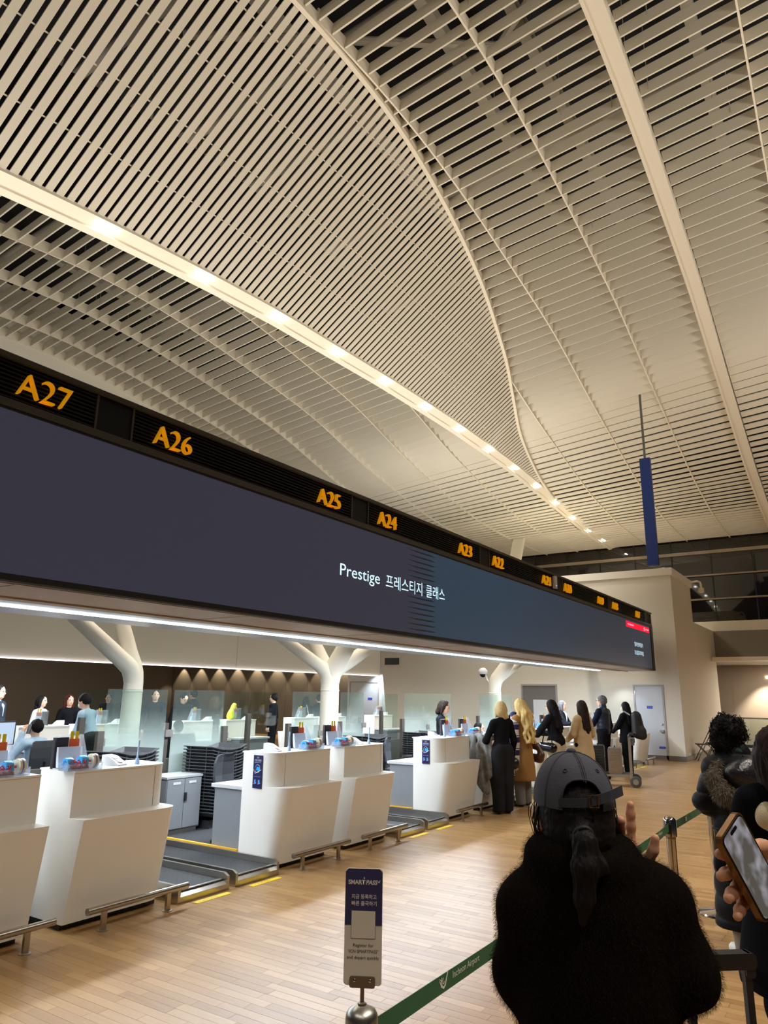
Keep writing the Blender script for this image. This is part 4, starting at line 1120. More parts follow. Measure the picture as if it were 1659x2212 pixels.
# ------------------------------------------------------------------ people
SKIN = mat('skin', srgb(226, 178, 150), .5, var=.03, vscale=30, spec=.35)
SKIN2 = mat('skin_warm', srgb(205, 150, 118), .5, var=.03, vscale=30, spec=.35)
EYE = mat('eye_dark', srgb(28, 20, 18), .2); LIP = mat('lip', srgb(176, 88, 80), .45); WHITE_SH = mat('shoe_white', srgb(225, 222, 215), .5)
def cloth(name, c, rough=.85, bump=.15, bscale=120, var=.06): return mat('cloth_' + name, srgb(*c), rough, bump=bump, bscale=bscale, var=var, vscale=12, spec=.04)
def hair_mat(name, c, spread=.25):
    n = 'hair_' + name
    if n in MATS: return MATS[n]
    m = mat(n, srgb(*c), .6, var=0, spec=.12); nt = m.node_tree; L = nt.links.new; b = nt.nodes['Principled BSDF']
    tc = nt.nodes.new('ShaderNodeTexCoord'); mp = nt.nodes.new('ShaderNodeMapping'); mp.inputs['Scale'].default_value = (150, 150, 9); L(tc.outputs['Object'], mp.inputs[0])
    n_ = nt.nodes.new('ShaderNodeTexNoise'); n_.inputs['Scale'].default_value = 1; n_.inputs['Detail'].default_value = 3; L(mp.outputs[0], n_.inputs['Vector'])
    mr = nt.nodes.new('ShaderNodeMapRange'); mr.inputs[1].default_value = .3; mr.inputs[2].default_value = .7; mr.inputs[3].default_value = 1 - spread; mr.inputs[4].default_value = 1 + spread; L(n_.outputs[0], mr.inputs[0])
    mx = nt.nodes.new('ShaderNodeVectorMath'); mx.operation = 'SCALE'; mx.inputs[0].default_value = srgb(*c); L(mr.outputs[0], mx.inputs['Scale']); L(mx.outputs[0], b.inputs['Base Color'])
    bp_ = nt.nodes.new('ShaderNodeBump'); bp_.inputs['Strength'].default_value = .5; bp_.inputs['Distance'].default_value = .006; L(n_.outputs[0], bp_.inputs['Height']); L(bp_.outputs[0], b.inputs['Normal'])
    return m
BLACKHAIR = hair_mat('black', (26, 22, 22)); DARKHAIR = hair_mat('dark', (44, 34, 30)); BLONDE = hair_mat('blonde', (205, 178, 128)); BLONDE2 = hair_mat('golden', (216, 184, 120)); GREYHAIR = hair_mat('grey', (105, 102, 105)); REDHAIR = hair_mat('red', (82, 36, 32))
def norm(v): v = np.array(v, float); return v / (np.linalg.norm(v) + 1e-9)
def hand_field(wrist, d, n, side, s=1.0, curl=.5, thumb=.6, curls=None, spread=.12):
    """d: finger direction, n: palm normal (fingers curl towards it), side: +1/-1 which side of the palm carries the thumb (along d x n)"""
    d = norm(d); n = norm(n - d * np.dot(d, n)); t = norm(np.cross(d, n)) * side
    f = Field(.012 * s); W = np.array(wrist, float); P = lambda a, b, c: W + (d * a + t * b + n * c) * s
    f.cap(P(-.03, 0, 0), P(.02, 0, 0), .026 * s, .027 * s)
    for b in (-.028, -.01, .01, .028): f.cap(P(.01, b * .7, 0), P(.082, b, 0), .016 * s, .0125 * s)
    lens = ((.036, .024, .02), (.043, .027, .021), (.045, .028, .022), (.040, .025, .020)); offs = (-.031, -.0105, .0105, .031)
    for i in range(4):
        c = (curls[i] if curls is not None else curl); a = .15 * c; p = P(.08, offs[i], 0); r = .0098 * s * (.88 if i == 0 else 1)
        sp = offs[i] / .031 * spread
        for j in range(3):
            a += c * (.55, .9, .6)[j]; q = p + (d * math.cos(a) * math.cos(sp) + n * math.sin(a) + t * math.sin(sp) * math.cos(a)) * lens[i][j] * s
            f.cap(p, q, r, r * .95, k=.009 * s); p = q; r *= .95
    p = P(.015, .025, .008); q = P(.045, .025 + .035 * thumb, .018); f.cap(p, q, .015 * s, .0125 * s)
    r_ = q + (d * .03 + t * .022 * thumb + n * .008) * s; f.cap(q, r_, .0125 * s, .011 * s, k=.006 * s)
    e = r_ + (d * .024 + t * .008 * thumb + n * .004) * s; f.cap(r_, e, .011 * s, .009 * s, k=.006 * s)
    return f
def person(label, loc, rotz, H=1.66, top=None, bottom=None, hair='short', hairm=BLACKHAIR, skin=SKIN, arms=None, lean=0.0, sit=False, coat=None, shoes=None, h=.016, head=(0, 0), group=None, fat=1.0, female=True, hands=True, dist='far', wide=1.0, legs=None, collar=None):
    """arms: ((elbow,wrist,finger dir,palm normal) left, right) in a 1.7 m frame facing +y; coat: (material, hem height, flare)"""
    s = H / 1.7
    t = thing('person', label, 'person', loc, rotz, group)
    dz = -.44 if sit else 0.0
    ca, sa = math.cos(lean), math.sin(lean)
    def U(p):                                           # upper body: lean about the hips, sit lower
        x, y, z = p; z0 = .95; yy, zz = y, z - z0
        return V3(x, yy * ca + zz * sa, z0 + zz * ca - yy * sa + dz) * s
    def Lw(p): return V3(*p) * s
    yaw, pit = head; cy_, sy_ = math.cos(yaw), math.sin(yaw); cp, sp_ = math.cos(pit), math.sin(pit)
    HC = V3(0, .02, 1.50)
    def Hd(p):                                          # head: pitch (down +) then yaw about the neck
        q = V3(*p) - HC; y, z = q[1] * cp + q[2] * sp_, q[2] * cp - q[1] * sp_
        x, y = q[0] * cy_ - y * sy_, q[0] * sy_ + y * cy_
        return U(V3(x, y, z) + HC)
    hr = np.array([Hd(HC + V3(*e)) - Hd(HC) for e in ((1, 0, 0), (0, 1, 0), (0, 0, 1))]).T / s
    sh = .162 if female else .185
    if arms is None: arms = (None, None)
    A = []
    for i, sx in enumerate((-1, 1)):
        a = arms[i]
        if a is None: a = ((sx * (sh + .055), -.02, 1.10), (sx * (sh + .06), .05, .86), (0, .1, -1), (-sx, 0, 0))
        A.append(a)
    # ---- body
    b = Field(.03 * s); S_ = lambda *r: np.array(r) * s
    b.ell(Hd((0, .018, 1.595)), S_(.074, .092, .108), rot=hr); b.ell(Hd((0, .045, 1.525)), S_(.05, .058, .056), rot=hr)
    b.cap(Hd((0, .105, 1.592)), Hd((0, .122, 1.562)), .009 * s, .013 * s, k=.012 * s)
    for sx in (-1, 1): b.ell(Hd((sx * .076, .005, 1.575)), S_(.012, .022, .032), k=.008 * s, rot=hr)
    b.cap(Hd((0, .0, 1.52)), U((0, -.005, 1.40)), .05 * s, .056 * s)
    b.cap(U((-.06, 0, 1.36)), U((.06, 0, 1.36)), .075 * s); b.cap(U((0, 0, 1.3)), U((0, 0, 1.05)), .12 * s, .105 * s, sy=.75); b.cap(U((-.05, 0, .98)), U((.05, 0, .98)), .115 * s)
    hands_ = []
    for i, sx in enumerate((-1, 1)):
        e, w, fd, pn = A[i]
        b.chain([U((sx * (sh - .01), -.005, 1.37)), U(e), U(w)], [.048 * s, .038 * s, .026 * s])
        if hands:
            dirv = U(np.array(e, float) + np.array(fd, float)) - U(np.array(e, float)); nv = U(np.array(e, float) + np.array(pn, float)) - U(np.array(e, float))
            hf = hand_field(U(w), dirv, nv, 1 if (np.cross(dirv, nv) @ (V3(0, 1, .3))) >= 0 else -1, s * .95, .55)
            hands_.append(hf.nets(.0055 if dist == 'far' else .004))
    if sit: knees = [((-.10, .42, .50), (-.11, .44, .08)), ((.10, .42, .50), (.11, .44, .08))]
    elif legs: knees = legs
    else: knees = [((-.09, .015, .50), (-.085, -.01, .08)), ((.09, .02, .50), (.095, .02, .08))]
    hipz = .93 + dz
    for i, sx in enumerate((-1, 1)):
        k_, a_ = knees[i]
        b.chain([Lw((sx * .085, 0, hipz - .02)), Lw(k_), Lw(a_)], [.085 * s, .056 * s, .038 * s])
        b.cap(Lw((a_[0], a_[1] - .02, .045)), Lw((a_[0] + sx * .01, a_[1] + .13, .035)), .036 * s, .03 * s)
    fobj('body', b, h, skin, t, extra=hands_)
    # ---- face
    for sx in (-1, 1): obj('eye', MB().sphere(Hd((sx * .032, .1005, 1.602)), .0095 * s, 8, 6), EYE, t, True)
    obj('mouth', MB().sphere(Hd((0, .1035, 1.528)), (.02 * s, .008 * s, .007 * s), 8, 6), LIP, t, True)
    # ---- clothes
    if coat:
        cm, hem, fl = coat
        c = Field(.035 * s)
        c.cap(U((-sh + .06, 0, 1.37)), U((sh - .06, 0, 1.37)), .082 * s * fat); c.cap(U((0, 0, 1.30)), U((0, 0, 1.05)), .15 * s * fat, .15 * s * fat, sy=.85)
        c.cap(U((0, 0, 1.05)), Lw((0, .01, hem + .05)), .165 * s * fat, (.165 + fl) * s * fat, sy=.95)
        c.cap(U((0, -.01, 1.41)), U((0, -.01, 1.45)), .068 * s, .064 * s)
        for i, sx in enumerate((-1, 1)): e, w, *_ = A[i]; c.chain([U((sx * (sh - .01), -.005, 1.365)), U(e), U(w)], [.072 * s * fat, .062 * s * fat, .052 * s * fat])
        c.minus_box((-1, -1, -1), (1, 1, hem * s), .01)
        fobj('coat', c, h, cm, t, disp=rnd_noise(int(abs(loc[1] * 100)) + 3, 22, .004))
    if top:
        c = Field(.03 * s)
        c.cap(U((-sh + .05, 0, 1.37)), U((sh - .05, 0, 1.37)), .075 * s * fat); c.cap(U((0, 0, 1.30)), U((0, 0, 1.02)), .138 * s * fat, .128 * s * fat, sy=.75); c.cap(U((-.045, 0, .98)), U((.045, 0, .98)), .122 * s * fat)
        c.cap(U((0, -.008, 1.40)), U((0, -.008, 1.425)), .064 * s, .06 * s)
        for i, sx in enumerate((-1, 1)): e, w, *_ = A[i]; c.chain([U((sx * (sh - .01), -.005, 1.365)), U(e), U(w)], [.062 * s * fat, .053 * s * fat, .042 * s * fat])
        fobj('top', c, h, top, t, disp=rnd_noise(int(abs(loc[0] * 100)) + 5, 25, .004))
    if collar:
        c = Field(.02 * s); c.cap(U((0, .03, 1.36)), U((0, .0, 1.43)), .07 * s, .066 * s); c.cap(U((0, .10, 1.2)), U((0, .085, 1.36)), .03 * s, .045 * s)
        fobj('shirt_collar', c, h, collar, t)
    if bottom:
        c = Field(.03 * s); c.cap(Lw((-.05, 0, hipz + .05)), Lw((.05, 0, hipz + .05)), (.10 if coat else .122) * s)
        for i, sx in enumerate((-1, 1)):
            k_, a_ = knees[i]
            c.chain([Lw((sx * .085, 0, hipz - .02)), Lw(k_), Lw((a_[0], a_[1], a_[2] - .02))], [.1 * s * wide ** .5, .074 * s * wide, .062 * s * wide])
        c.minus_box((-1, -1, -1), (1, 1.2, .035 * s), .006)
        fobj('trousers', c, h, bottom, t, disp=rnd_noise(int(abs(loc[1] * 77)), 28, .004))
    if shoes:
        for i, sx in enumerate((-1, 1)):
            a_ = knees[i][1]; c = Field(.02 * s); x_ = a_[0]
            c.cap(Lw((x_, a_[1] - .03, .05)), Lw((x_ + sx * .01, a_[1] + .14, .042)), .044 * s, .04 * s); c.cap(Lw((x_, a_[1] - .02, .09)), Lw((x_, a_[1], .05)), .042 * s, .04 * s)
            c.minus_box((-1, -1, -1), (1, 1.2, .0), .004)
            fobj('shoe', c, .012, shoes, t)
    # ---- hair
    if hair:
        f = Field(.02 * s)
        f.ell(Hd((0, -.008, 1.615)), S_(.088, .103, .103), rot=hr)
        if hair == 'short': f.ell(Hd((0, -.035, 1.585)), S_(.079, .074, .072), rot=hr)
        if hair == 'bob':
            f.ell(Hd((0, -.025, 1.56)), S_(.098, .092, .11), rot=hr)
            for sx in (-1, 1): f.cap(Hd((sx * .075, .01, 1.6)), Hd((sx * .085, .02, 1.475)), .03 * s, .022 * s)
            f.cap(Hd((-.04, -.06, 1.55)), Hd((.04, -.06, 1.47)), .05 * s)
        if hair == 'long':
            f.ell(Hd((0, -.03, 1.55)), S_(.095, .09, .12), rot=hr)
            f.cap(Hd((-.03, -.055, 1.55)), U((-.04, -.115, 1.22)), .06 * s, .05 * s); f.cap(Hd((.03, -.055, 1.55)), U((.04, -.115, 1.2)), .06 * s, .05 * s); f.cap(Hd((0, -.06, 1.5)), U((0, -.13, 1.14)), .07 * s, .035 * s)
            for sx in (-1, 1): f.cap(Hd((sx * .078, .0, 1.58)), U((sx * .09, -.06, 1.33)), .028 * s, .03 * s)
        if hair == 'wavy':
            f.ell(Hd((0, -.03, 1.56)), S_(.10, .095, .12), rot=hr)
            for q, (x_, y_) in enumerate(((-.085, .01), (-.05, -.08), (0, -.1), (.05, -.08), (.085, .01), (.07, -.045), (-.07, -.045))):
                pts = [Hd((x_ * .8, y_ * .8, 1.58))]
                for j in range(1, 9):
                    z_ = 1.56 - j * .068; pts.append(U((x_ * (1 + .05 * j) + .018 * math.sin(j * 1.9 + q), y_ * 1.2 - .03 - .012 * j * (y_ < 0) + .016 * math.cos(j * 1.9 + q * 2), z_)))
                f.chain(pts, [.042 * s * (1 - .055 * j) for j in range(9)], k=.012)
        if hair == 'bun': f.ell(Hd((0, -.035, 1.57)), S_(.078, .07, .08), rot=hr); f.ell(Hd((0, -.115, 1.56)), S_(.035, .03, .035))
        fc = Hd((0, .125, 1.55)); f.minus_ell(fc, np.array((.076, .085, .098)) * s, .012)
        disp = None
        if hair in ('long', 'wavy', 'bob'):
            disp = (lambda P: .0035 * np.sin(np.arctan2(P[..., 1] + .02, P[..., 0]) * 23 + P[..., 2] * 9) + .0025 * np.sin(np.arctan2(P[..., 1] + .02, P[..., 0]) * 41 - P[..., 2] * 14))
        if hair == 'short': disp = rnd_noise(31, 95, .0035)
        fobj('hair', f, min(h, .011), hairm, t, disp=disp)
    t['_s'] = s
    return t, (U, Hd, s)
def glasses(t, Hd, s, m=None):
    m = m or chair_pl
    mb = MB()
    for sx in (-1, 1):
        mb.tube([Hd((sx * .034 + .024 * math.cos(a), .116, 1.598 + .017 * math.sin(a))) for a in np.linspace(0, 2 * PI, 12, endpoint=False)], .0025 * s, 4, closed=True)
        mb.tube([Hd((sx * .058, .112, 1.602)), Hd((sx * .083, .0, 1.595))], .0025 * s, 4)
    mb.tube([Hd((-.01, .118, 1.6)), Hd((.01, .118, 1.6))], .0025 * s, 4)
    obj('glasses', mb, m, t)
# ================================================================== THE PEOPLE AT THE COUNTERS
blk = cloth('black', (24, 24, 27)); blk2 = cloth('black_knit', (30, 30, 33), bump=.4, bscale=260); char = cloth('charcoal_stripe', (40, 40, 43))
camel = cloth('camel', (160, 120, 72)); beige = cloth('beige_coat', (198, 172, 132), bump=.35, bscale=200); beigep = cloth('beige_pants', (205, 190, 164)); greyj = cloth('grey_jeans', (120, 120, 116))
navy = cloth('navy', (26, 30, 46)); ltblue = cloth('light_blue_shirt', (172, 198, 222)); dksuit = cloth('dark_suit', (46, 50, 60)); whitec = cloth('white_shirt', (228, 230, 232)); dkuni = cloth('dark_uniform', (36, 38, 44))
greycoat = cloth('grey_tweed', (138, 138, 136), bump=.8, bscale=300, var=.35); fwd = lambda sx, z=1.05, y=.38: ((sx * .2, .12, 1.12), (sx * .13, y, z), (0, 1, -.1), (-sx * .3, 0, -1))
shoe_b = mat('shoe_black', srgb(20, 20, 22), .4)
# blonde bob, grey coat over the arm
p, (U, Hd, s) = person('woman with a blonde bob in black top and wide dark trousers at the A22 counter', (-4.82, 10.72, 0), .95, 1.64, top=blk, bottom=char, hair='bob', hairm=BLONDE, shoes=mat('shoe_brown', srgb(52, 42, 38), .5), arms=(((-.26, .05, 1.10), (-.20, .27, 1.08), (.3, 1, 0), (0, 0, 1)), None), wide=1.45, head=(.0, .12), h=.013)
gc = thing('coat', 'grey tweed coat draped over the arm of the blonde bob woman', 'coat', (-4.82, 10.72, 0), .95)
f = Field(.02)
f.cap((-.16, .05, 1.10), (-.36, .34, 1.10), .055)
for x0, y0, zt, x1, y1, zb, ra, rb in ((-.2, .08, 1.08, -.2, .05, .56, .06, .075), (-.28, .16, 1.08, -.31, .12, .44, .06, .08), (-.34, .26, 1.08, -.42, .22, .52, .06, .075), (-.38, .33, 1.05, -.52, .33, .70, .055, .06), (-.40, .36, 1.02, -.62, .40, .86, .05, .03), (-.3, .12, .5, -.24, .1, .33, .07, .06)):
    f.cap((x0, y0, zt), (x1, y1, zb), ra, rb)
fobj('cloth', f, .013, greycoat, gc, disp=lambda P: .012 * np.sin(P[..., 0] * 70 + P[..., 2] * 5))
bg = thing('shoulder_bag', 'black shoulder bag of the woman with the blonde bob', 'bag', (-4.82, 10.72, 0), .95)
f = Field(.03); f.cap((.22, .02, .72), (.24, .24, .74), .09, .08); f.cap((.22, .05, .9), (.23, .2, .92), .05); fobj('body', f, .014, mat('black_leather', srgb(20, 19, 20), .35), bg)
obj('strap', MB().tube([(.22, .03, .9), (.19, .02, 1.2), (.15, .0, 1.44), (.2, .12, 1.25), (.23, .22, .92)], .012, 6), mat('black_leather', (0, 0, 0)), bg, 40)
# camel coat
p, (U, Hd, s) = person('woman with long wavy golden hair in a camel coat at the A22 counter', (-4.86, 11.62, 0), 1.25, 1.68, coat=(camel, .40, .06), bottom=greyj, hair='wavy', hairm=BLONDE2, shoes=shoe_b, arms=(fwd(-1, 1.08, .3), ((.24, .04, 1.1), (.17, .25, 1.0), (0, 1, -.2), (0, 0, -1))), wide=1.3, h=.013, head=(0, .2))
sc = thing('scarf', 'navy and white plaid scarf hanging from the camel coat', 'scarf', (-4.86, 11.62, 0), 1.25)
def plaid():
    m = bpy.data.materials.new('plaid'); m.use_nodes = True; nt = m.node_tree; b = nt.nodes['Principled BSDF']; L = nt.links.new
    tc = nt.nodes.new('ShaderNodeTexCoord'); sp = nt.nodes.new('ShaderNodeSeparateXYZ'); L(tc.outputs['Object'], sp.inputs[0])
    def band(o, sc_, thr):
        a = nt.nodes.new('ShaderNodeMath'); a.operation = 'MULTIPLY'; a.inputs[1].default_value = sc_; L(o, a.inputs[0])
        f_ = nt.nodes.new('ShaderNodeMath'); f_.operation = 'FRACT'; L(a.outputs[0], f_.inputs[0])
        g = nt.nodes.new('ShaderNodeMath'); g.operation = 'LESS_THAN'; g.inputs[1].default_value = thr; L(f_.outputs[0], g.inputs[0]); return g.outputs[0]
    m1 = nt.nodes.new('ShaderNodeMix'); m1.data_type = 'RGBA'; m1.inputs[6].default_value = (*srgb(205, 203, 205), 1); m1.inputs[7].default_value = (*srgb(30, 38, 88), 1); L(band(sp.outputs['Z'], 5.0, .42), m1.inputs[0])
    m2 = nt.nodes.new('ShaderNodeMix'); m2.data_type = 'RGBA'; L(m1.outputs[2], m2.inputs[6]); m2.inputs[7].default_value = (*srgb(92, 36, 52), 1); L(band(sp.outputs['Z'], 10.0, .14), m2.inputs[0])
    L(m2.outputs[2], b.inputs['Base Color']); b.inputs['Roughness'].default_value = .9; return m
pm_ = plaid()
f = Field(.03); f.chain([(.06, .1, 1.42), (-.08, .1, 1.42), (-.19, .0, 1.28), (-.215, -.03, 1.02), (-.2, -.02, .62)], [.05, .055, .075, .078, .065])
fobj('cloth', f, .014, pm_, sc)
for k in range(7): obj('fringe', MB().tube([(-.25 + k * .016, -.04 + .02 * (k % 3), .58), (-.25 + k * .017, -.04 + .02 * (k % 3), .46)], .006, 4), pm_, sc)
bg = thing('tote_bag', 'brown leather tote bag on the shoulder of the camel coat woman', 'bag', (-4.86, 11.62, 0), 1.25)
brl = mat('brown_leather', srgb(78, 46, 30), .38, bump=.1, bscale=30)
f = Field(.03); f.cap((.24, -.16, .74), (.26, .14, .76), .075, .075, sy=1); f.cap((.24, -.08, .92), (.25, .06, .94), .05); f.cap((.25, -.2, .8), (.25, -.1, .95), .05, .04); fobj('body', f, .014, brl, bg)
obj('strap', MB().tube([(.25, -.08, .93), (.21, -.05, 1.2), (.16, -.02, 1.45), (.2, .03, 1.2), (.25, .06, .95)], .014, 6), brl, bg, 40)
# black sweater, long black hair, leaning on the counter
p, (U, Hd, s) = person('woman with long black hair in a black sweater leaning on the A21 counter', (-4.72, 12.85, 0), 1.3, 1.67, top=blk2, bottom=beigep, hair='long', hairm=BLACKHAIR, shoes=shoe_b, arms=(((-.26, .2, 1.12), (-.16, .42, 1.14), (.2, 1, 0), (0, 0, -1)), ((.26, .2, 1.13), (.16, .42, 1.14), (-.2, 1, 0), (0, 0, -1))), lean=.12, fat=1.12, wide=1.5, h=.013)
bg = thing('crossbody_bag', 'glossy black bag hanging at the side of the black sweater woman', 'bag', (-4.72, 12.85, 0), 1.3)
f = Field(.03); f.cap((-.26, -.1, .86), (-.28, .1, .88), .085, .08); fobj('body', f, .014, mat('black_gloss', srgb(18, 18, 20), .18), bg)
obj('strap', MB().tube([(-.27, -.1, .92), (-.2, -.06, 1.2), (-.12, -.02, 1.45), (-.22, .06, 1.2), (-.28, .1, .94)], .01, 6), blk, bg, 40)
p, (U, Hd, s) = person('woman with straight dark hair in a beige wool coat behind the black sweater', (-4.38, 13.3, 0), 1.1, 1.66, coat=(beige, .42, .07), bottom=blk, hair='long', hairm=DARKHAIR, shoes=shoe_b, arms=(((-.24, .02, 1.1), (-.2, .2, 1.0), (0, 1, -.2), (1, 0, 0)), ((.24, .02, 1.1), (.2, .2, 1.0), (0, 1, -.2), (-1, 0, 0))), h=.014)
# clerks
p, (U, Hd, s) = person('clerk with a dark bob and blue neck scarf standing behind the A23 counter', (-6.28, 11.46, 0), -1.35, 1.64, top=dkuni, bottom=dkuni, hair='bob', hairm=DARKHAIR, collar=whitec, shoes=shoe_b, arms=(fwd(-1, 1.12, .3), fwd(1, 1.12, .3)), head=(0, .35), h=.014, wide=1.1)
obj('neck_scarf', MB().tube([U((-.07, .04, 1.42)), U((-.05, .10, 1.30)), U((.0, .15, 1.12)), U((.04, .10, 1.30)), U((.07, .04, 1.42)), U((0, -.07, 1.44))], .014 * s, 6, closed=True), mat('scarf_blue', srgb(70, 165, 225), .5), p, True)
person('clerk with grey short hair handing over papers at the A18 counter', (-6.42, 18.0, 0), -1.5, 1.62, top=dkuni, bottom=dkuni, hair='bob', hairm=GREYHAIR, collar=whitec, shoes=shoe_b, arms=(fwd(-1, 1.15, .42), fwd(1, 1.15, .42)), h=.016)
person('seated clerk, only the dark hair showing, behind the A22 counter', (-6.5, 13.38, 0), -1.4, 1.62, top=dkuni, bottom=dkuni, hair='bun', hairm=BLACKHAIR, sit=True, shoes=shoe_b, h=.018)
# man in the quilted vest
p, (U, Hd, s) = person('grey-haired man with glasses in a quilted navy vest beside the baggage trolley', (-4.88, 16.25, 0), 1.35, 1.76, top=navy, bottom=blk, hair='short', hairm=GREYHAIR, shoes=shoe_b, arms=(fwd(-1, 1.12, .35), ((.29, .0, 1.08), (.27, .06, .84), (0, .3, -1), (-1, 0, 0))), female=False, h=.014, fat=1.05)
glasses(p, Hd, s)
f = Field(.03); f.cap(U((-.11, 0, 1.35)), U((.11, 0, 1.35)), .095 * s); f.cap(U((0, 0, 1.30)), U((0, .0, 1.0)), .165 * s, .16 * s, sy=.8); f.cap(U((0, -.01, 1.40)), U((0, -.01, 1.47)), .075 * s)
f.minus_box((-1, -1, 0), (1, 1, .93 * s), .01)
fobj('quilted_vest', f, .014, mat('vest_navy', srgb(34, 40, 58), .45), p, disp=lambda P: -.007 * np.abs(np.sin(P[..., 2] * 3.14 / .09)))
# girl with backpack
p, (U, Hd, s) = person('girl with long black hair and face mask wearing a backpack at the A18 counter', (-4.72, 17.5, 0), 1.25, 1.62, coat=(blk, .75, .02), bottom=blk, hair='long', hairm=BLACKHAIR, shoes=shoe_b, arms=(fwd(-1, 1.0, .3), ((.24, -.02, 1.1), (.2, .22, .98), (0, 1, -.2), (0, 0, -1))), h=.015)
obj('face_mask', MB().sphere(Hd((0, .085, 1.54)), (.052 * s, .04 * s, .042 * s), 12, 8), mat('mask_white', srgb(230, 232, 236), .7), p, True)
bk = thing('backpack', 'big black backpack on the back of the masked girl', 'bag', (-4.72, 17.5, 0), 1.25)
f = Field(.05); f.cap((0, -.27, 1.30), (0, -.30, .98), .13, .165, sy=.85); f.cap((0, -.4, 1.0), (0, -.4, .9), .09, .1); fobj('body', f, .016, mat('backpack_black', srgb(24, 24, 26), .6, bump=.2, bscale=90), bk)
for sx in (-1, 1): obj('strap', MB().tube([(sx * .09, -.17, 1.34), (sx * .1, -.02, 1.42), (sx * .11, .1, 1.28), (sx * .13, -.02, 1.0)], .018, 6), mat('strap_pale', srgb(150, 150, 150), .7), bk, 40)
# opposite row
p, (U, Hd, s) = person('clerk in a light blue shirt on the phone, seated with his back to us', (-10.62, 6.55, 0), 1.75, 1.74, top=ltblue, bottom=blk, hair='short', sit=True, female=False, shoes=shoe_b, arms=(((-.3, .12, 1.16), (-.14, .1, 1.50), (.2, 0, 1), (1, 0, 0)), None), h=.015)
ph = tag(obj('phone', MB().box((-.006, -.035, -.07), (.006, .035, .07), 0, Matrix.Rotation(.25, 4, 'Y')), chair_pl, None, loc=(p.matrix_basis @ Vector(Hd((-.105, .02, 1.57)))), rot=(0, 0, 1.75)), 'black phone at the ear of the seated clerk', 'phone')
p, (U, Hd, s) = person('man with glasses in a dark suit at the left edge behind the glass', (-12.95, 7.18, 0), -1.0, 1.80, coat=(dksuit, .72, .0), bottom=dksuit, hair='short', female=False, collar=ltblue, shoes=shoe_b, h=.016); glasses(p, Hd, s)
person('woman in white with short black hair facing right at the opposite row', (-13.4, 8.3, 0), -1.1, 1.62, top=whitec, bottom=blk, hair='bob', shoes=shoe_b, h=.018)
person('laughing woman with long red-brown hair in black at the opposite row', (-13.7, 9.1, 0), -1.75, 1.63, top=blk, bottom=blk, hair='long', hairm=REDHAIR, shoes=shoe_b, h=.018)
p, (U, Hd, s) = person('masked man in a light blue shirt bending over the opposite counter', (-10.75, 7.62, 0), 2.0, 1.70, top=ltblue, bottom=blk, hair='short', female=False, lean=.3, shoes=shoe_b, arms=(fwd(-1, 1.0, .4), fwd(1, 1.0, .4)), h=.016)
obj('face_mask', MB().sphere(Hd((0, .085, 1.54)), (.055 * s, .042 * s, .045 * s), 12, 8), mat('mask_white', (0, 0, 0)), p, True)
person('woman in dark uniform far behind the masked man', (-17.5, 12.8, 0), -2.2, 1.64, top=dkuni, bottom=dkuni, hair='bun', shoes=shoe_b, h=.02)
person('man half hidden behind the left tree column', (-14.2, 10.85, 0), -2.2, 1.72, top=dkuni, bottom=blk, hair='short', female=False, shoes=shoe_b, h=.02)
person('young man in a dark jacket standing by the wall poster', (-13.6, 11.2, 0), -2.1, 1.76, top=dkuni, bottom=blk, hair='short', female=False, shoes=shoe_b, h=.018)
p, (U, Hd, s) = person('man with glasses reading at the opposite counter', (-13.3, 11.75, 0), -1.9, 1.70, coat=(blk, .8, .0), bottom=blk, hair='short', female=False, head=(.2, .5), shoes=shoe_b, h=.018); glasses(p, Hd, s)
person('man in a dark coat with fur collar facing left at the far row', (-15.0, 13.6, 0), 1.9, 1.76, coat=(dkuni, .7, .0), bottom=blk, hair='short', female=False, shoes=shoe_b, h=.02, skin=SKIN2)
person('seated clerk with a white collar seen through the frosted glass', (-10.6, 9.3, 0), 1.4, 1.64, top=dkuni, bottom=dkuni, hair='bun', sit=True, collar=whitec, shoes=shoe_b, h=.018)
person('man in black facing left beside the curled paper at the far row', (-13.3, 14.9, 0), 2.0, 1.70, top=blk, bottom=blk, hair='short', female=False, shoes=shoe_b, h=.02)
person('woman with long black hair and a white tote seen from behind at the far row', (-13.7, 16.75, 0), .7, 1.62, coat=(blk, .6, .03), bottom=blk, hair='long', shoes=shoe_b, h=.018)
bg = thing('tote_bag', 'white cloth tote bag on the back of the far black-haired woman', 'bag', (-13.7, 16.75, 0), .7)
f = Field(.03); f.cap((-.02, -.2, .75), (.06, -.2, .98), .11, .10, sy=.5); fobj('body', f, .018, whitec, bg); obj('strap', MB().tube([(-.05, -.2, 1.05), (.02, -.15, 1.4), (.1, -.2, 1.05)], .012, 6), whitec, bg, 40)
person('dark-haired man touching his face right of the white tote', (-13.9, 17.6, 0), 1.2, 1.68, top=dkuni, bottom=blk, hair='short', female=False, shoes=shoe_b, arms=(None, ((.24, .2, 1.2), (.05, .16, 1.5), (0, 0, 1), (0, -1, 0))), h=.02)
yb = thing('yellow_bag', 'bright yellow bag standing on the opposite counter', 'bag', (-12.15, 12.25, TOPZ))
f = Field(.04); f.cap((0, -.1, .07), (0, .12, .07), .075); f.cap((0, -.06, .15), (0, .02, .32), .08, .05); fobj('body', f, .016, mat('yellow_vinyl', srgb(222, 226, 60), .4), yb, disp=lambda P: .006 * np.sin(P[..., 1] * 55))
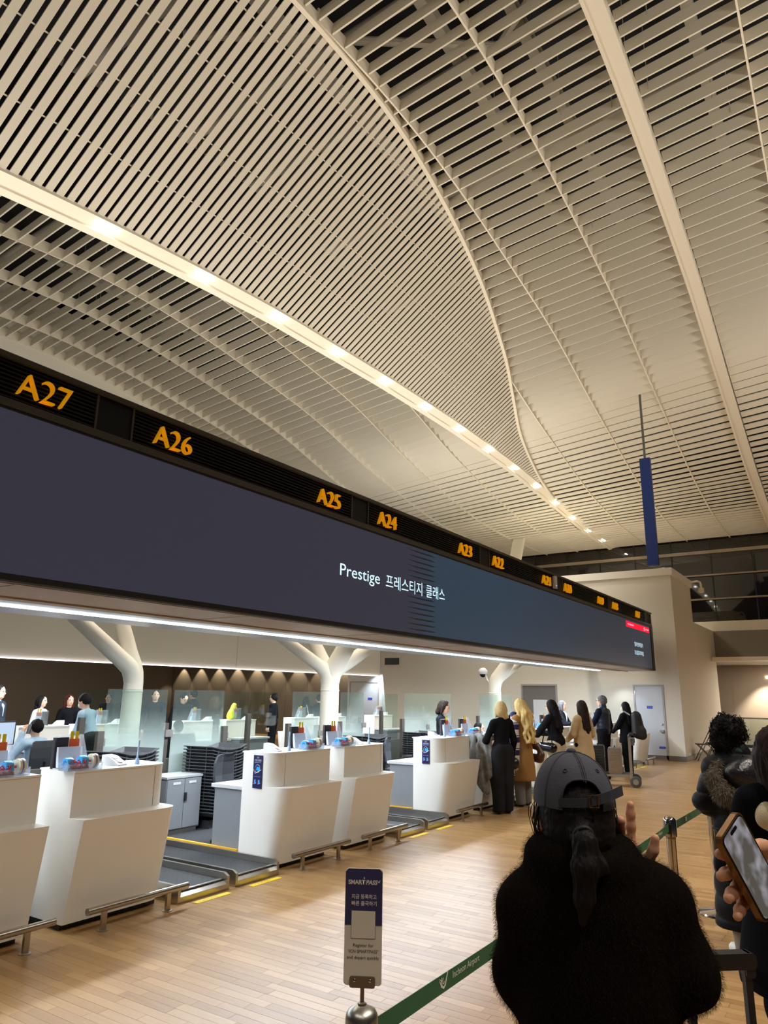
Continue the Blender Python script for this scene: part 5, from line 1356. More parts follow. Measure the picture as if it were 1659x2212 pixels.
# ================================================================== QUEUE BARRIERS
chrome = mat('chrome', srgb(196, 190, 182), .12, 1.0); belt_green = mat('belt_green', srgb(52, 96, 62), .75, bump=.1, bscale=600); belt_ink = mat('belt_ink', srgb(222, 222, 200), .7)
def stanchion(x, y, label, sign=False):
    t = thing('stanchion', label, 'queue post', (x, y, 0), 0, 'queue posts')
    obj('base', MB().lathe([(.165, 0), (.17, .004), (.165, .014), (.06, .03), (.032, .04)], 32), chrome, t, 40)
    obj('pole', MB().lathe([(.032, .03), (.032, .80)], 24), chrome, t, 40)
    obj('collar', MB().lathe([(.034, .79), (.034, .805)], 24), mat('collar_gold', srgb(150, 120, 40), .4), t, 40)
    obj('head', MB().lathe([(.035, .803), (.044, .806), (.044, .905), (.042, .915), (.036, .925), (.018, .935), (.006, .937)], 28), chrome if not sign else mat('head_satin', srgb(170, 166, 158), .35, 1.0), t, 40)
    obj('belt_slot', MB().box((-.02, .040, .825), (.02, .047, .89)).box((-.02, -.047, .825), (.02, -.040, .89)), chair_pl, t)
    return t
P1, P2, P3 = (-1.238, 1.80), (-1.262, 5.62), (-1.235, 7.05)
stanchion(*P1, 'satin steel queue post carrying the tall notice panel', True)
stanchion(*P2, 'chrome queue post behind the raised hand of the capped woman')
stanchion(*P3, 'chrome queue post hidden by the padded coat, only its base showing')
def belt(a, b, label, sag=.0, logos=()):
    t = thing('queue_belt', label, 'belt', (0, 0, 0), 0, 'green queue belts')
    n = 14; rings = []
    A = np.array(a); B = np.array(b); d = norm((B - A)); pr_ = np.array((d[1], -d[0]))
    for k in range(n + 1):
        u = k / n; p = A + (B - A) * u; z = .857 - sag * 4 * u * (1 - u) + .01 * (u > .95)
        rings.append([(p[0] - pr_[0] * .0008, p[1] - pr_[1] * .0008, z - .0265), (p[0] + pr_[0] * .0008, p[1] + pr_[1] * .0008, z - .0265), (p[0] + pr_[0] * .0008, p[1] + pr_[1] * .0008, z + .0265), (p[0] - pr_[0] * .0008, p[1] - pr_[1] * .0008, z + .0265)])
    obj('webbing', MB().loft(rings), belt_green, t)
    for y0, z0, sc_ in logos:
        u = (y0 - A[1]) / (B[1] - A[1]); x = A[0] + (B[0] - A[0]) * u + .0014
        Mx = Matrix.Translation((x, y0, z0)) @ face_px(0, 0, 0)
        text_obj('belt_text', 'Incheon Airport', .030 * sc_, belt_ink, Matrix.Translation((x, y0 + .062 * sc_, z0 - .004)) @ face_px(0, 0, 0), t, width=.20 * sc_)
        # winged emblem: bowl, two left feathers, one tall right feather
        def stroke(pts, w):
            L_ = []; R_ = []
            for i, (a_, c_) in enumerate(pts):
                j0 = pts[max(i - 1, 0)]; j1 = pts[min(i + 1, len(pts) - 1)]; tx, tz = j1[0] - j0[0], j1[1] - j0[1]; l = math.hypot(tx, tz) or 1
                ww = w[i] / 2; L_.append((a_ - tz / l * ww, c_ + tx / l * ww)); R_.append((a_ + tz / l * ww, c_ - tx / l * ww))
            mb = MB(); m_ = len(pts)
            vs = [(x + .0006, y0 + q[0] * sc_, z0 + q[1] * sc_) for q in L_ + R_]
            return mb.add(vs, [(i, i + 1, m_ + i + 1, m_ + i) for i in range(m_ - 1)])
        for pts, w in (([(-.012, .018), (-.016, .006), (-.012, -.008), (.0, -.014), (.010, -.008), (.018, .008), (.03, .030), (.036, .036)], [.004, .006, .007, .008, .008, .007, .005, .001]),
                       ([(-.002, .016), (-.008, .008), (-.006, .0), (.0, -.003), (.004, .004)], [.003, .004, .004, .004, .003]),
                       ([(-.016, -.010), (-.022, .004), (-.032, .014)], [.004, .004, .001]), ([(-.016, .002), (-.020, .011), (-.030, .019)], [.003, .003, .001])):
            obj('belt_emblem', stroke(pts, w), belt_ink, t)
    return t
belt((P1[0], P1[1] + .045), (P2[0], P2[1] - .045), 'green queue belt running away past the capped woman', .004, ((2.26, .857, .98), (5.10, .862, 1.0)))
belt((P2[0], P2[1] + .045), (P3[0], P3[1] - .045), 'short green queue belt leading behind the padded coat', .0, ((6.12, .857, 1.0),))
# notice panel on the first post
nt_ = thing('queue_notice', 'tall blue and white notice panel clipped on the nearest queue post', 'sign', (P1[0], P1[1], .937), .50)
PWd, PZ0, PZ1 = .104, .045, .335
def rounded(w, z0, z1, r):
    pts = []
    for cx_, cz, a0 in ((w - r, z0 + r, -PI / 2), (w - r, z1 - r, 0), (-w + r, z1 - r, PI / 2), (-w + r, z0 + r, PI)):
        for k in range(5): a = a0 + PI / 2 * k / 4; pts.append((cx_ + r * math.cos(a), cz + r * math.sin(a)))
    return pts
obj('board', MB().prism(rounded(PWd / 2, PZ0, PZ1, .009), 1, -.002, .002), mat('board_white', srgb(214, 206, 192), .5), nt_)
ZM = PZ1 - .143
obj('blue_field', MB().prism([(-PWd / 2, ZM), (PWd / 2, ZM), (PWd / 2, PZ1 - .009), (PWd / 2 - .009, PZ1), (-PWd / 2 + .009, PZ1), (-PWd / 2, PZ1 - .009)], 1, -.0026, -.002), mat('notice_indigo', srgb(52, 50, 92), .5), nt_)
w_ = mat('notice_print', srgb(212, 205, 196), .6); k_ = mat('notice_black', srgb(40, 36, 38), .6)
G = lambda x, z: face_my(x, -.0029, z)
text_obj('notice_text', 'SMART', .0155, w_, G(-.044, PZ1 - .040), nt_, width=.0475, bold=.0006)
text_obj('notice_text', 'PASS', .0155, w_, G(.0045, PZ1 - .040), nt_, width=.034, bold=.0006, shear=.25)
obj('notice_mark', MB().add([(-.002, -.0029, PZ1 - .026), (.003, -.0029, PZ1 - .026), (.0005, -.0029, PZ1 - .020)], [(0, 1, 2)]).add([(.038, -.0029, PZ1 - .034), (.046, -.0029, PZ1 - .028), (.043, -.0029, PZ1 - .036)], [(0, 1, 2)]), w_, nt_)
text_obj('notice_text', '지금 등록하고', .0128, w_, G(-.0345, PZ1 - .076), nt_, width=.070, bold=.0002)
text_obj('notice_text', '빠른 출국하기', .0128, w_, G(-.0345, PZ1 - .093), nt_, width=.070, bold=.0002)
obj('blank_patch', MB().box((-.033, -.0032, PZ1 - .175), (.033, -.0026, PZ1 - .107)), mat('board_white', (0, 0, 0)), nt_)
obj('patch_frame', MB().box((-.0335, -.0031, PZ1 - .1757), (.0335, -.0027, PZ1 - .1747)).box((-.0335, -.0031, PZ1 - .1075), (.0335, -.0027, PZ1 - .1065)).box((-.0337, -.0031, PZ1 - .1757), (-.0327, -.0027, PZ1 - .1065)).box((.0327, -.0031, PZ1 - .1757), (.0337, -.0027, PZ1 - .1065)), k_, nt_)
text_obj('notice_text', 'Register for', .0112, k_, G(-.028, PZ1 - .196), nt_, width=.056)
text_obj('notice_text', '"ICN SMARTPASS"', .0112, k_, G(-.042, PZ1 - .211), nt_, width=.084)
text_obj('notice_text', 'and depart quickly', .0112, k_, G(-.044, PZ1 - .226), nt_, width=.088)
clip_m = mat('clip_steel', srgb(140, 132, 122), .35, .9)
obj('clip', MB().prism(rounded(.035, .040, .068, .006), 1, -.006, -.002).prism(rounded(.035, .040, .068, .006), 1, .002, .006), clip_m, nt_)
for sx in (-.021, .021): obj('screw', MB().sphere((sx, -.006, .058), (.005, .003, .005), 10, 6), chrome, nt_, True)
obj('stem', MB().lathe([(.012, -.002), (.012, .004), (.0055, .006), (.0055, .046)], 14), clip_m, nt_, 40)

# ================================================================== WOMAN IN THE FUR COAT AND CAP
FR = .583
fur_dark = mat('fur_base', srgb(18, 14, 11), .98, spec=.03); fur_m = mat('fur_hair', srgb(36, 26, 19), .9, spec=.04)
w = thing('person', 'woman in a dark fur coat and grey cap raising her hand, seen from behind', 'person', (-.60, 1.74, 0), FR)
b = Field(.03)
b.ell((0, .02, 1.50), (.075, .094, .105)); b.ell((0, .055, 1.43), (.05, .056, .055)); b.cap((0, -.01, 1.44), (.01, -.01, 1.30), .05, .056)
for sx in (-1, 1): b.ell((sx * .077, .01, 1.462), (.012, .02, .03), k=.006)
b.cap((0, .112, 1.49), (0, .128, 1.46), .009, .013, k=.01)
b.cap((-.06, 0, 1.28), (.1, 0, 1.28), .07); b.cap((.02, 0, 1.25), (.02, 0, .95), .12, .11); b.cap((-.04, 0, .88), (.08, 0, .88), .11)
b.chain([(.16, 0, 1.28), (.205, .03, 1.13), (.122, .062, 1.31)], [.045, .036, .026])
b.chain([(-.1, 0, 1.28), (-.1, .09, 1.12), (-.03, .27, 1.06)], [.045, .036, .026])
for sx in (-.07, .11): b.chain([(sx, 0, .86), (sx, .02, .45), (sx, 0, .08)], [.085, .055, .04]); b.cap((sx, -.02, .04), (sx, .13, .035), .036, .03)
hf = hand_field((.116, .06, 1.318), (-.06, 0.02, 1), (-.25, -.95, 0), 1, 1.08, .3, .85, curls=(.9, .8, .62, .06), spread=.10)
hl = hand_field((-.03, .28, 1.06), (.3, 1, 0), (0, 0, -1), 1, 1.0, .5)
fobj('body', b, .009, SKIN2, w, extra=[hf.nets(.0032), hl.nets(.004)])
obj('nail', MB().sphere((.150, .082, 1.487), (.005, .003, .007), 8, 6), mat('nail', srgb(232, 190, 170), .3), w, True)
# trousers and shoes out of the frame
c = Field(.03); c.cap((-.04, 0, .9), (.08, 0, .9), .125)
for sx in (-.07, .11): c.chain([(sx, 0, .86), (sx, .02, .45), (sx, 0, .07)], [.1, .078, .07])
fobj('trousers', c, .016, blk, w)
for sx in (-.07, .11): fobj('shoe', Field(.02).cap((sx, -.03, .045), (sx, .14, .04), .045, .04), .012, shoe_b, w)
c = Field(.04)
c.cap((-.098, 0, 1.285), (.16, 0, 1.30), .078, .082); c.cap((.025, .0, 1.27), (.035, 0, .95), .168, .172, sy=.85); c.cap((.035, 0, .95), (.035, .01, .72), .175, .19, sy=.85)
c.chain([(-.1, 0, 1.28), (-.108, .08, 1.12), (-.03, .24, 1.06)], [.08, .074, .066]); c.chain([(.155, 0, 1.29), (.208, .0, 1.165), (.165, .07, 1.255)], [.085, .08, .055])
c.cap((-.035, -.02, 1.36), (.055, -.015, 1.36), .068, .066, k=.03); c.cap((-.045, -.01, 1.375), (.06, -.005, 1.375), .055)
c.chain([(.01 + .088 * math.cos(a), -.0 + .085 * math.sin(a), 1.385 + .012 * math.sin(a * 2 + .5)) for a in np.linspace(-3.6, .5, 12)], [.036] * 12, k=.025)
c.minus_ell((.005, .06, 1.43), (.062, .075, .06), .02)
c.minus_box((-1, -1, 0), (1, 1, .70), .01)
coat_o = fobj('fur_coat', c, .009, fur_dark, w, disp=rnd_noise(11, 30, .005))
def fur(o, n, length, droop, seed, name='fur', m=fur_m, width=.0011, only=None):
    me = o.data; r = np.random.default_rng(seed)
    nv = len(me.polygons); ctr = np.zeros(nv * 3); me.polygons.foreach_get('center', ctr); nor = np.zeros(nv * 3); me.polygons.foreach_get('normal', nor)
    ctr = ctr.reshape(-1, 3); nor = nor.reshape(-1, 3)
    ok = np.arange(nv) if only is None else np.flatnonzero(only(ctr))
    i = r.choice(ok, n); p = ctr[i] + r.normal(size=(n, 3)) * .004; nn = nor[i]
    d = nn * .75 + np.array((0, 0, -droop)) + r.normal(size=(n, 3)) * .3; d /= np.linalg.norm(d, axis=1)[:, None]
    L_ = length * r.uniform(.5, 1.2, (n, 1)); sd = np.cross(d, r.normal(size=(n, 3))); sd /= np.linalg.norm(sd, axis=1)[:, None]
    tip = p + d * L_ + np.array((0, 0, -.25)) * L_; midp = p + d * L_ * .55
    V = np.concatenate([p - sd * width, p + sd * width, midp + sd * width * .7, midp - sd * width * .7, tip]); a = np.arange(n)
    me2 = bpy.data.meshes.new(name)
    q = np.stack([a, a + n, a + 2 * n, a + 3 * n], 1).tolist() + np.stack([a + 3 * n, a + 2 * n, a + 4 * n], 1).tolist()
    me2.from_pydata(V.tolist(), [], q); me2.materials.append(m)
    f_ = obj(name, me2, None, o); f_['kind'] = 'stuff'; return f_
fur(coat_o, 170000, .0068, .5, 5, width=.00022)
# hair under the cap, gathered in a low ponytail
hm = hair_mat('ponytail', (24, 20, 20))
f = Field(.02); f.ell((0, .0, 1.49), (.087, .102, .1)); f.ell((0, -.03, 1.44), (.075, .07, .07)); f.cap((-.0, -.06, 1.45), (-.018, -.105, 1.458), .045, .022)
f.minus_ell((0, .12, 1.45), (.072, .09, .1), .012)
fobj('hair', f, .008, hm, w, disp=lambda P: .0025 * np.sin(np.arctan2(P[..., 0] + .018, 1.462 - P[..., 2]) * 26))
f = Field(.012); f.chain([(-.018, -.108, 1.462), (-.019, -.138, 1.445), (-.024, -.15, 1.40), (-.03, -.152, 1.34), (-.036, -.148, 1.285)], [.015, .024, .027, .02, .004])
f.chain([(-.01, -.13, 1.44), (.012, -.14, 1.40), (.03, -.13, 1.385)], [.012, .014, .003])
pt = fobj('ponytail', f, .005, hm, w, disp=lambda P: .0025 * np.sin(np.arctan2(P[..., 1] + .15, P[..., 0] + .024) * 15))
obj('hair_tie', MB().tube([(-.018 + .019 * math.cos(a), -.124 - .006 * math.sin(a), 1.456 + .019 * math.sin(a)) for a in np.linspace(0, 2 * PI, 18, endpoint=False)], .0055, 8, closed=True), mat('tie_black', srgb(16, 15, 16), .7), w, True)
mb = MB(); r3 = random.Random(9)
for k in range(46):                                    # loose strands at both sides of the face
    sx = -1 if k % 2 else 1; x = sx * r3.uniform(.078, .092); y = r3.uniform(-.01, .06); z = 1.50; pts = []
    L_ = r3.uniform(.07, .13)
    for j in range(6):
        u = j / 5; pts.append((x + sx * (.012 * math.sin(u * 2.6) - .012 * u) + .003 * math.sin(j + k), y + .01 * u, z - L_ * u))
    mb.tube(pts, [.0011] * 5 + [.0004], 3, cap=False)
pts = [(.082 + .012 * math.sin(a * 1.0), .03 + .008 * math.cos(a), 1.44 - .006 * a) for a in np.linspace(0, 6.5, 22)]
mb.tube(pts, .0012, 3, cap=False)
o = obj('loose_hair', mb, hm, w); o['kind'] = 'stuff'
o = obj('ear_ring', MB().tube([(.083 + .008 * math.cos(a), .005, 1.437 + .008 * math.sin(a)) for a in np.linspace(0, 2 * PI, 14, endpoint=False)], .0012, 5, closed=True), chrome, w)
# cap
capm = mat('cap_cotton', srgb(66, 67, 76), .88, bump=.35, bscale=500, var=.12, vscale=22); capd = mat('cap_dark', srgb(50, 50, 60), .85)
cw = thing('baseball_cap', 'washed dark grey baseball cap with an open back strap on the fur coat woman', 'cap', (-.60, 1.74, 0), FR)
CXc, CYc, CZ = -.002, .004, 1.512
def cap_pt(a, v, off=0.0):
    # a: azimuth from +x, v: 0 rim .. 1 crown
    ph = v * PI / 2; rx, ry, rz_ = .0925 + off, .110 + off, .112 + off
    q = math.cos(ph) ** .86; zz = math.sin(ph) ** 1.02
    z0 = CZ - .006 * math.sin(-a) * (1 - v) - .004
    return (CXc + rx * q * math.cos(a), CYc + ry * q * math.sin(a), z0 + rz_ * zz)
NU, NV = 144, 44
def in_hole(p):
    x, y, z = p
    if y > 0: return False
    t = (x + .007) / .0455
    return abs(t) < 1 and z < 1.518 + .0495 * (1 - abs(t) ** 2.6) ** .5
for layer, nm_ in ((0.0, 'crown'), (-.0025, 'lining')):
    vs = [cap_pt(2 * PI * i / NU, j / NV, layer) for j in range(NV + 1) for i in range(NU)]; fs = []
    for j in range(NV):
        for i in range(NU):
            q = (j * NU + i, j * NU + (i + 1) % NU, (j + 1) * NU + (i + 1) % NU, (j + 1) * NU + i)
            cen = [sum(vs[k][d] for k in q) / 4 for d in range(3)]
            if not in_hole(cen): fs.append(q)
    obj(nm_, MB().add(vs, fs), capm if layer == 0 else capd, cw, True)
def hole_pt(t, off=.001):
    x = -.007 + .0455 * t; z = 1.518 + .0495 * max(0, 1 - abs(t) ** 2.6) ** .5
    # find the cap surface at (x, z) on the back
    v = 0.0
    for k in range(60):
        vv = k / 60
        if cap_pt(-PI / 2, vv)[2] >= z: v = vv; break
    ph = v * PI / 2; q = math.cos(ph) ** .86; c_ = max(-1, min(1, (x - CXc) / (.0925 * q)))
    y = CYc - .110 * q * math.sqrt(1 - c_ * c_) - off
    return (x, y, z)
obj('hole_binding', MB().tube([hole_pt(t) for t in np.linspace(-1, 1, 40)], .0022, 6), capd, cw, True)
for a in (-PI / 2 + .06, -PI / 2 + PI / 3, -PI / 2 - PI / 3, PI / 2, PI / 2 + PI / 3, PI / 2 - PI / 3):
    v0 = .34 if abs(a + PI / 2) < .2 else 0.0
    obj('seam', MB().tube([cap_pt(a, v, .0004) for v in np.linspace(v0, .99, 26)], .0016, 5), capd, cw, True)
for d_ in (-.045, .045):
    obj('stitch_line', MB().tube([cap_pt(-PI / 2 + .06 + d_ / max(.25, math.cos(v * PI / 2)), v, .0006) for v in np.linspace(.36, .9, 22)], .0008, 4), capm, cw)
for a in (-PI / 2 - .52, -PI / 2 + .62):
    p_ = Vector(cap_pt(a, .50, .0005)); n_ = (p_ - Vector((CXc, CYc, CZ))).normalized(); u_ = n_.cross(Vector((0, 0, 1))).normalized(); v_ = n_.cross(u_)
    obj('eyelet', MB().tube([p_ + (u_ * math.cos(q) + v_ * math.sin(q)) * .0042 for q in np.linspace(0, 2 * PI, 14, endpoint=False)], .0014, 5, closed=True), mat('eyelet_navy', srgb(24, 24, 44), .7), cw, True)
obj('button', MB().sphere((CXc, CYc, CZ + .110), (.012, .012, .007), 14, 8), capm, cw, True)
# strap: from the left edge of the opening under the buckle to a loose tail
def ribbon(pts, hgt, th=.0016):
    mb_ = MB(); rings = []
    for i, (x, y, z, tl) in enumerate(pts):
        rings.append([(x - tl * hgt / 2, y, z - hgt / 2), (x - tl * hgt / 2, y - th, z - hgt / 2), (x + tl * hgt / 2, y - th, z + hgt / 2), (x + tl * hgt / 2, y, z + hgt / 2)])
    return mb_.loft(rings)
sp = []
for t in np.linspace(-1.15, .55, 14):
    x = -.007 + .0455 * t; sp.append((x, CYc - .110 * math.sqrt(max(.05, 1 - ((x - CXc) / .0935) ** 2)) - .002, 1.519 + .003 * (t + 1), 0))
obj('strap', ribbon(sp, .019), capd, cw)
obj('strap_tail', ribbon([(.008, -.1095, 1.526, 0), (.03, -.106, 1.530, 0), (.055, -.095, 1.5355, -.05), (.078, -.078, 1.541, -.08), (.092, -.066, 1.544, -.1)], .0215, .002), capd, cw)
obj('buckle', MB().tube([(.013 + .010 * a_, -.1125, 1.5255 + .0125 * b_) for a_, b_ in ((-1, -1), (1, -1), (1, 1), (-1, 1))], .0018, 6, closed=True), mat('brass', srgb(176, 130, 66), .3, 1.0), cw)
rings = []
for k in range(9):
    a = PI * (k / 8); x = .075 * math.cos(a); rings.append([(x, .085, 1.513), (x * 1.05, .105 + .065 * math.sin(a), 1.505 - .02 * abs(math.cos(a)) ** 2), (x * 1.05, .105 + .065 * math.sin(a), 1.502 - .02 * abs(math.cos(a)) ** 2), (x, .085, 1.509)])
obj('bill', MB().loft(rings), capm, cw)

# ================================================================== CURLY-HAIRED WOMAN IN THE PADDED COAT
padm = mat('padded_black', srgb(20, 21, 23), .5, bump=.25, bscale=45, spec=.1); furb = mat('fur_brown', srgb(78, 68, 54), .9); furb2 = mat('fur_brown_hair', srgb(104, 92, 74), .7)
p, (U, Hd, s) = person('curly-haired woman with glasses in a black padded coat with fur hood', (-.852, 6.03, 0), FR, 1.60, bottom=cloth('stone_pants', (150, 140, 126)), hair=None, hairm=BLACKHAIR, skin=SKIN2, shoes=WHITE_SH, head=(-1.25, .08), dist='near', h=.013, arms=(((-.2, .1, 1.05), (-.06, .25, 1.0), (.5, 1, 0), (0, 0, -1)), ((.22, .1, 1.05), (.08, .25, 1.0), (-.5, 1, 0), (0, 0, -1))))
glasses(p, Hd, s, steel_m)
c = Field(.035)
c.cap((-.12, 0, 1.24), (.12, 0, 1.24), .098); c.cap((0, 0, 1.2), (0, 0, .86), .19, .178, sy=.85); c.cap((0, 0, .82), (0, .01, .26), .18, .225, sy=.9)
c.chain([(-.13, 0, 1.25), (-.20, .06, 1.02), (-.08, .2, .96)], [.095, .088, .07]); c.chain([(.13, 0, 1.25), (.20, .06, 1.02), (.08, .2, .96)], [.095, .088, .07]); c.cap((0, 0, 1.3), (0, 0, 1.36), .085, .08)
c.minus_box((-1, -1, 0), (1, 1, .22), .01)
pc_ = fobj('padded_coat', c, .011, padm, p, disp=lambda P: -.017 * np.sqrt(np.abs(np.sin(P[..., 2] * PI / .135))) + .004 * np.sin(P[..., 0] * 40 + P[..., 2] * 11))
obj('belt', MB().tube([(.195 * math.cos(a), .168 * math.sin(a), .842) for a in np.linspace(0, 2 * PI, 30, endpoint=False)], .014, 6, closed=True), padm, p, True)
obj('belt_end', MB().tube([(-.185, -.05, .84), (-.20, -.08, .76), (-.21, -.07, .62)], [.012, .016, .014], 6), padm, p, True)
f = Field(.04); f.ell((-.02, -.175, 1.215), (.165, .095, .12)); f.ell((.03, -.06, 1.30), (.13, .1, .06)); hood = fobj('hood', f, .011, mat('hood_shell', srgb(34, 35, 40), .28, bump=.6, bscale=38), p, disp=rnd_noise(4, 40, .005))
f = Field(.03); f.chain([(-.18, -.1, 1.29), (-.245, -.16, 1.19), (-.215, -.225, 1.10), (-.10, -.265, 1.055), (.04, -.265, 1.06), (.15, -.225, 1.12), (.21, -.14, 1.21), (.2, -.05, 1.30)], [.03, .048, .056, .06, .058, .054, .05, .04])
ht = fobj('hood_fur', f, .011, furb, p, disp=rnd_noise(8, 35, .006)); fur(ht, 9000, .03, .5, 6, 'fur_trim', furb2, .0016)
obj('neck_scarf', MB().tube([(.075 * math.cos(a) + .01, .075 * math.sin(a), 1.37 + .012 * math.sin(a * 2)) for a in np.linspace(0, 2 * PI, 22, endpoint=False)], .026, 8, closed=True), mat('scarf_green', srgb(40, 72, 60), .9, var=.2, vscale=30), p, True)
obj('bag_strap', ribbon([(-.02, -.14, 1.33, 0), (.05, -.2, 1.24, 0), (.12, -.22, 1.12, 0), (.17, -.2, 1.0, 0)], .05, .006), blk, p)
# curls
hc = Hd((0, -.02, 1.60)); f = Field(.02); f.ell(hc, (.112, .112, .108)); f.ell(Hd((0, -.05, 1.52)), (.10, .085, .085)); f.minus_ell(Hd((0, .135, 1.54)), (.075, .09, .10), .01)
hv = fobj('hair', f, .009, BLACKHAIR, p, disp=rnd_noise(2, 75, .012))
me = hv.data; r4 = np.random.default_rng(12); nv = len(me.polygons); ctr = np.zeros(nv * 3); me.polygons.foreach_get('center', ctr); ctr = ctr.reshape(-1, 3); nor = np.zeros(nv * 3); me.polygons.foreach_get('normal', nor); nor = nor.reshape(-1, 3)
mb = MB()
for i in r4.choice(nv, 900):
    n_ = nor[i]; u_ = norm(np.cross(n_, r4.normal(size=3))); v_ = np.cross(n_, u_); R_ = r4.uniform(.006, .011); ln = r4.uniform(.015, .036); tn = r4.uniform(5, 9); dr = norm(n_ * .6 + u_ * .8)
    mb.tube([ctr[i] + dr * ln * q + (u_ * math.cos(tn * q) + v_ * math.sin(tn * q)) * R_ for q in np.linspace(0, 1, 9)], [.0026] * 8 + [.001], 3, cap=False)
o = obj('curls', mb, BLACKHAIR, p); o['kind'] = 'stuff'

# ================================================================== WOMAN WITH LONG HAIR AND CREAM HOOD
p, (U, Hd, s) = person('woman with long brown hair in a black coat and cream hood at right edge', (-.365, 3.84, 0), FR, 1.61, coat=(cloth('black_coat', (16, 17, 22)), .58, .07), bottom=blk, hair='long', hairm=hair_mat('dark_brown', (38, 24, 22)), shoes=shoe_b, head=(-.5, .2), h=.012, fat=1.12, arms=(((-.25, .05, 1.08), (-.12, .25, 1.08), (.4, 1, 0), (0, 0, -1)), ((.25, .05, 1.08), (.12, .25, 1.08), (-.4, 1, 0), (0, 0, -1))))
f = Field(.03); f.chain([(-.11, -.02, 1.31), (-.13, -.1, 1.25), (-.06, -.17, 1.18), (.05, -.175, 1.18), (.13, -.1, 1.25), (.11, -.02, 1.31)], [.035, .042, .045, .045, .042, .035]); f.ell((0, -.15, 1.22), (.09, .05, .075))
fobj('cream_hood', f, .01, cloth('cream_fleece', (216, 198, 166), bump=.4, bscale=220), p, disp=rnd_noise(6, 45, .004))
obj('snap_button', MB().sphere((-.15, -.13, 1.13), (.008, .006, .008), 10, 6), chrome, p, True)
mb = MB()
for k in range(110):
    x = r3.uniform(-.11, .05); pts = [Hd((x * .7, -.07, 1.60 + .05 * r3.random()))]
    for j in range(1, 9): u = j / 8; pts.append((x * (1 + .2 * u) + .012 * math.sin(u * 7 + k), -.13 - .05 * u + .012 * math.cos(u * 8 + k), 1.48 - .27 * u))
    mb.tube(pts, [.0006, .0022] + [.0028] * 6 + [.0008], 4, cap=False)
o = obj('hair_waves', mb, hair_mat('dark_brown', (0, 0, 0)), p); o['kind'] = 'stuff'

# ================================================================== PHONE HELD UP AT THE RIGHT EDGE
a0, a1, a2 = Vector((-.227, 1.341, 1.527)), Vector((-.189, 1.419, 1.514)), Vector((-.183, 1.41, 1.397))
uz = (a0 - a2).normalized(); ux = a1 - a0; ux = (ux - uz * ux.dot(uz)).normalized(); uy = uz.cross(ux)
PM = Matrix(((ux.x, uy.x, uz.x, a0.x), (ux.y, uy.y, uz.y, a0.y), (ux.z, uy.z, uz.z, a0.z), (0, 0, 0, 1)))
ph = thing('phone', 'phone in a clear amber case held up at the right edge', 'phone'); ph.matrix_world = PM
def rr2(x0, x1, z0, z1, r):
    pts = []
    for cx_, cz, s0 in ((x1 - r, z0 + r, -PI / 2), (x1 - r, z1 - r, 0), (x0 + r, z1 - r, PI / 2), (x0 + r, z0 + r, PI)):
        for k in range(6): a = s0 + PI / 2 * k / 5; pts.append((cx_ + r * math.cos(a), cz + r * math.sin(a)))
    return pts
obj('case', MB().prism(rr2(0, .078, -.158, 0, .012), 1, -.001, .010), mat('amber_case', srgb(120, 84, 40), .25, .5), ph)
obj('glass', MB().prism(rr2(.003, .075, -.155, -.003, .010), 1, -.0022, -.001), mat('phone_black', srgb(22, 22, 24), .08), ph)
def phone_screen():
    m = bpy.data.materials.new('phone_screen'); m.use_nodes = True; nt = m.node_tree; b_ = nt.nodes['Principled BSDF']; L = nt.links.new
    tc = nt.nodes.new('ShaderNodeTexCoord'); mp = nt.nodes.new('ShaderNodeMapping'); mp.inputs['Scale'].default_value = (28, 1, 22); L(tc.outputs['Object'], mp.inputs[0])
    n = nt.nodes.new('ShaderNodeTexNoise'); n.inputs['Scale'].default_value = 1; n.inputs['Detail'].default_value = 2; L(mp.outputs[0], n.inputs['Vector'])
    cr = nt.nodes.new('ShaderNodeValToRGB'); cr.color_ramp.elements[0].position = .45; cr.color_ramp.elements[0].color = (*srgb(98, 92, 84), 1); cr.color_ramp.elements[1].position = .68; cr.color_ramp.elements[1].color = (*srgb(190, 188, 198), 1)  # cloudy glow stands for the vague reflection on the screen
    L(n.outputs[0], cr.inputs[0]); L(cr.outputs[0], b_.inputs['Emission Color']); b_.inputs['Emission Strength'].default_value = .55; b_.inputs['Base Color'].default_value = (.02, .02, .02, 1); b_.inputs['Roughness'].default_value = .12; return m
obj('screen', MB().prism(rr2(.005, .073, -.153, -.005, .009), 1, -.0026, -.0022), phone_screen(), ph)
obj('camera_notch', MB().prism(rr2(.028, .050, -.014, -.008, .003), 1, -.003, -.0026), mat('phone_black', (0, 0, 0)), ph)
pl_ = Vector((.10, 1.72, 0)); wl = Matrix.Translation(pl_) @ Matrix.Rotation(FR, 4, 'Z'); inv = wl.inverted()
tw = lambda v: np.array(inv @ Vector(v)) 
w4 = thing('person', 'person beyond the right edge whose fingers hold the amber phone', 'person', pl_, FR)
b = Field(.03); Wp = a0 + ux * .135 - uz * .150 + uy * .045
b.ell((0, .02, 1.60), (.075, .094, .11)); b.ell((0, .05, 1.53), (.05, .056, .055)); b.cap((0, 0, 1.53), (0, 0, 1.40), .05, .056); b.cap((-.06, 0, 1.36), (.06, 0, 1.36), .075); b.cap((0, 0, 1.3), (0, 0, 1.0), .12, .11); b.cap((-.05, 0, .98), (.05, 0, .98), .115)
b.chain([(-.16, 0, 1.36), (-.2, .0, 1.12), tuple(tw(Wp))], [.046, .038, .027]); b.chain([(.16, 0, 1.36), (.22, 0, 1.1), (.22, .06, .85)], [.046, .038, .027])
for sx in (-.085, .085): b.chain([(sx, 0, .9), (sx, .02, .5), (sx, 0, .08)], [.085, .056, .04]); b.cap((sx, -.02, .045), (sx, .13, .035), .036, .03)
dd = (a0 - ux * .03 - uz * .07 + uy * .03) - Wp
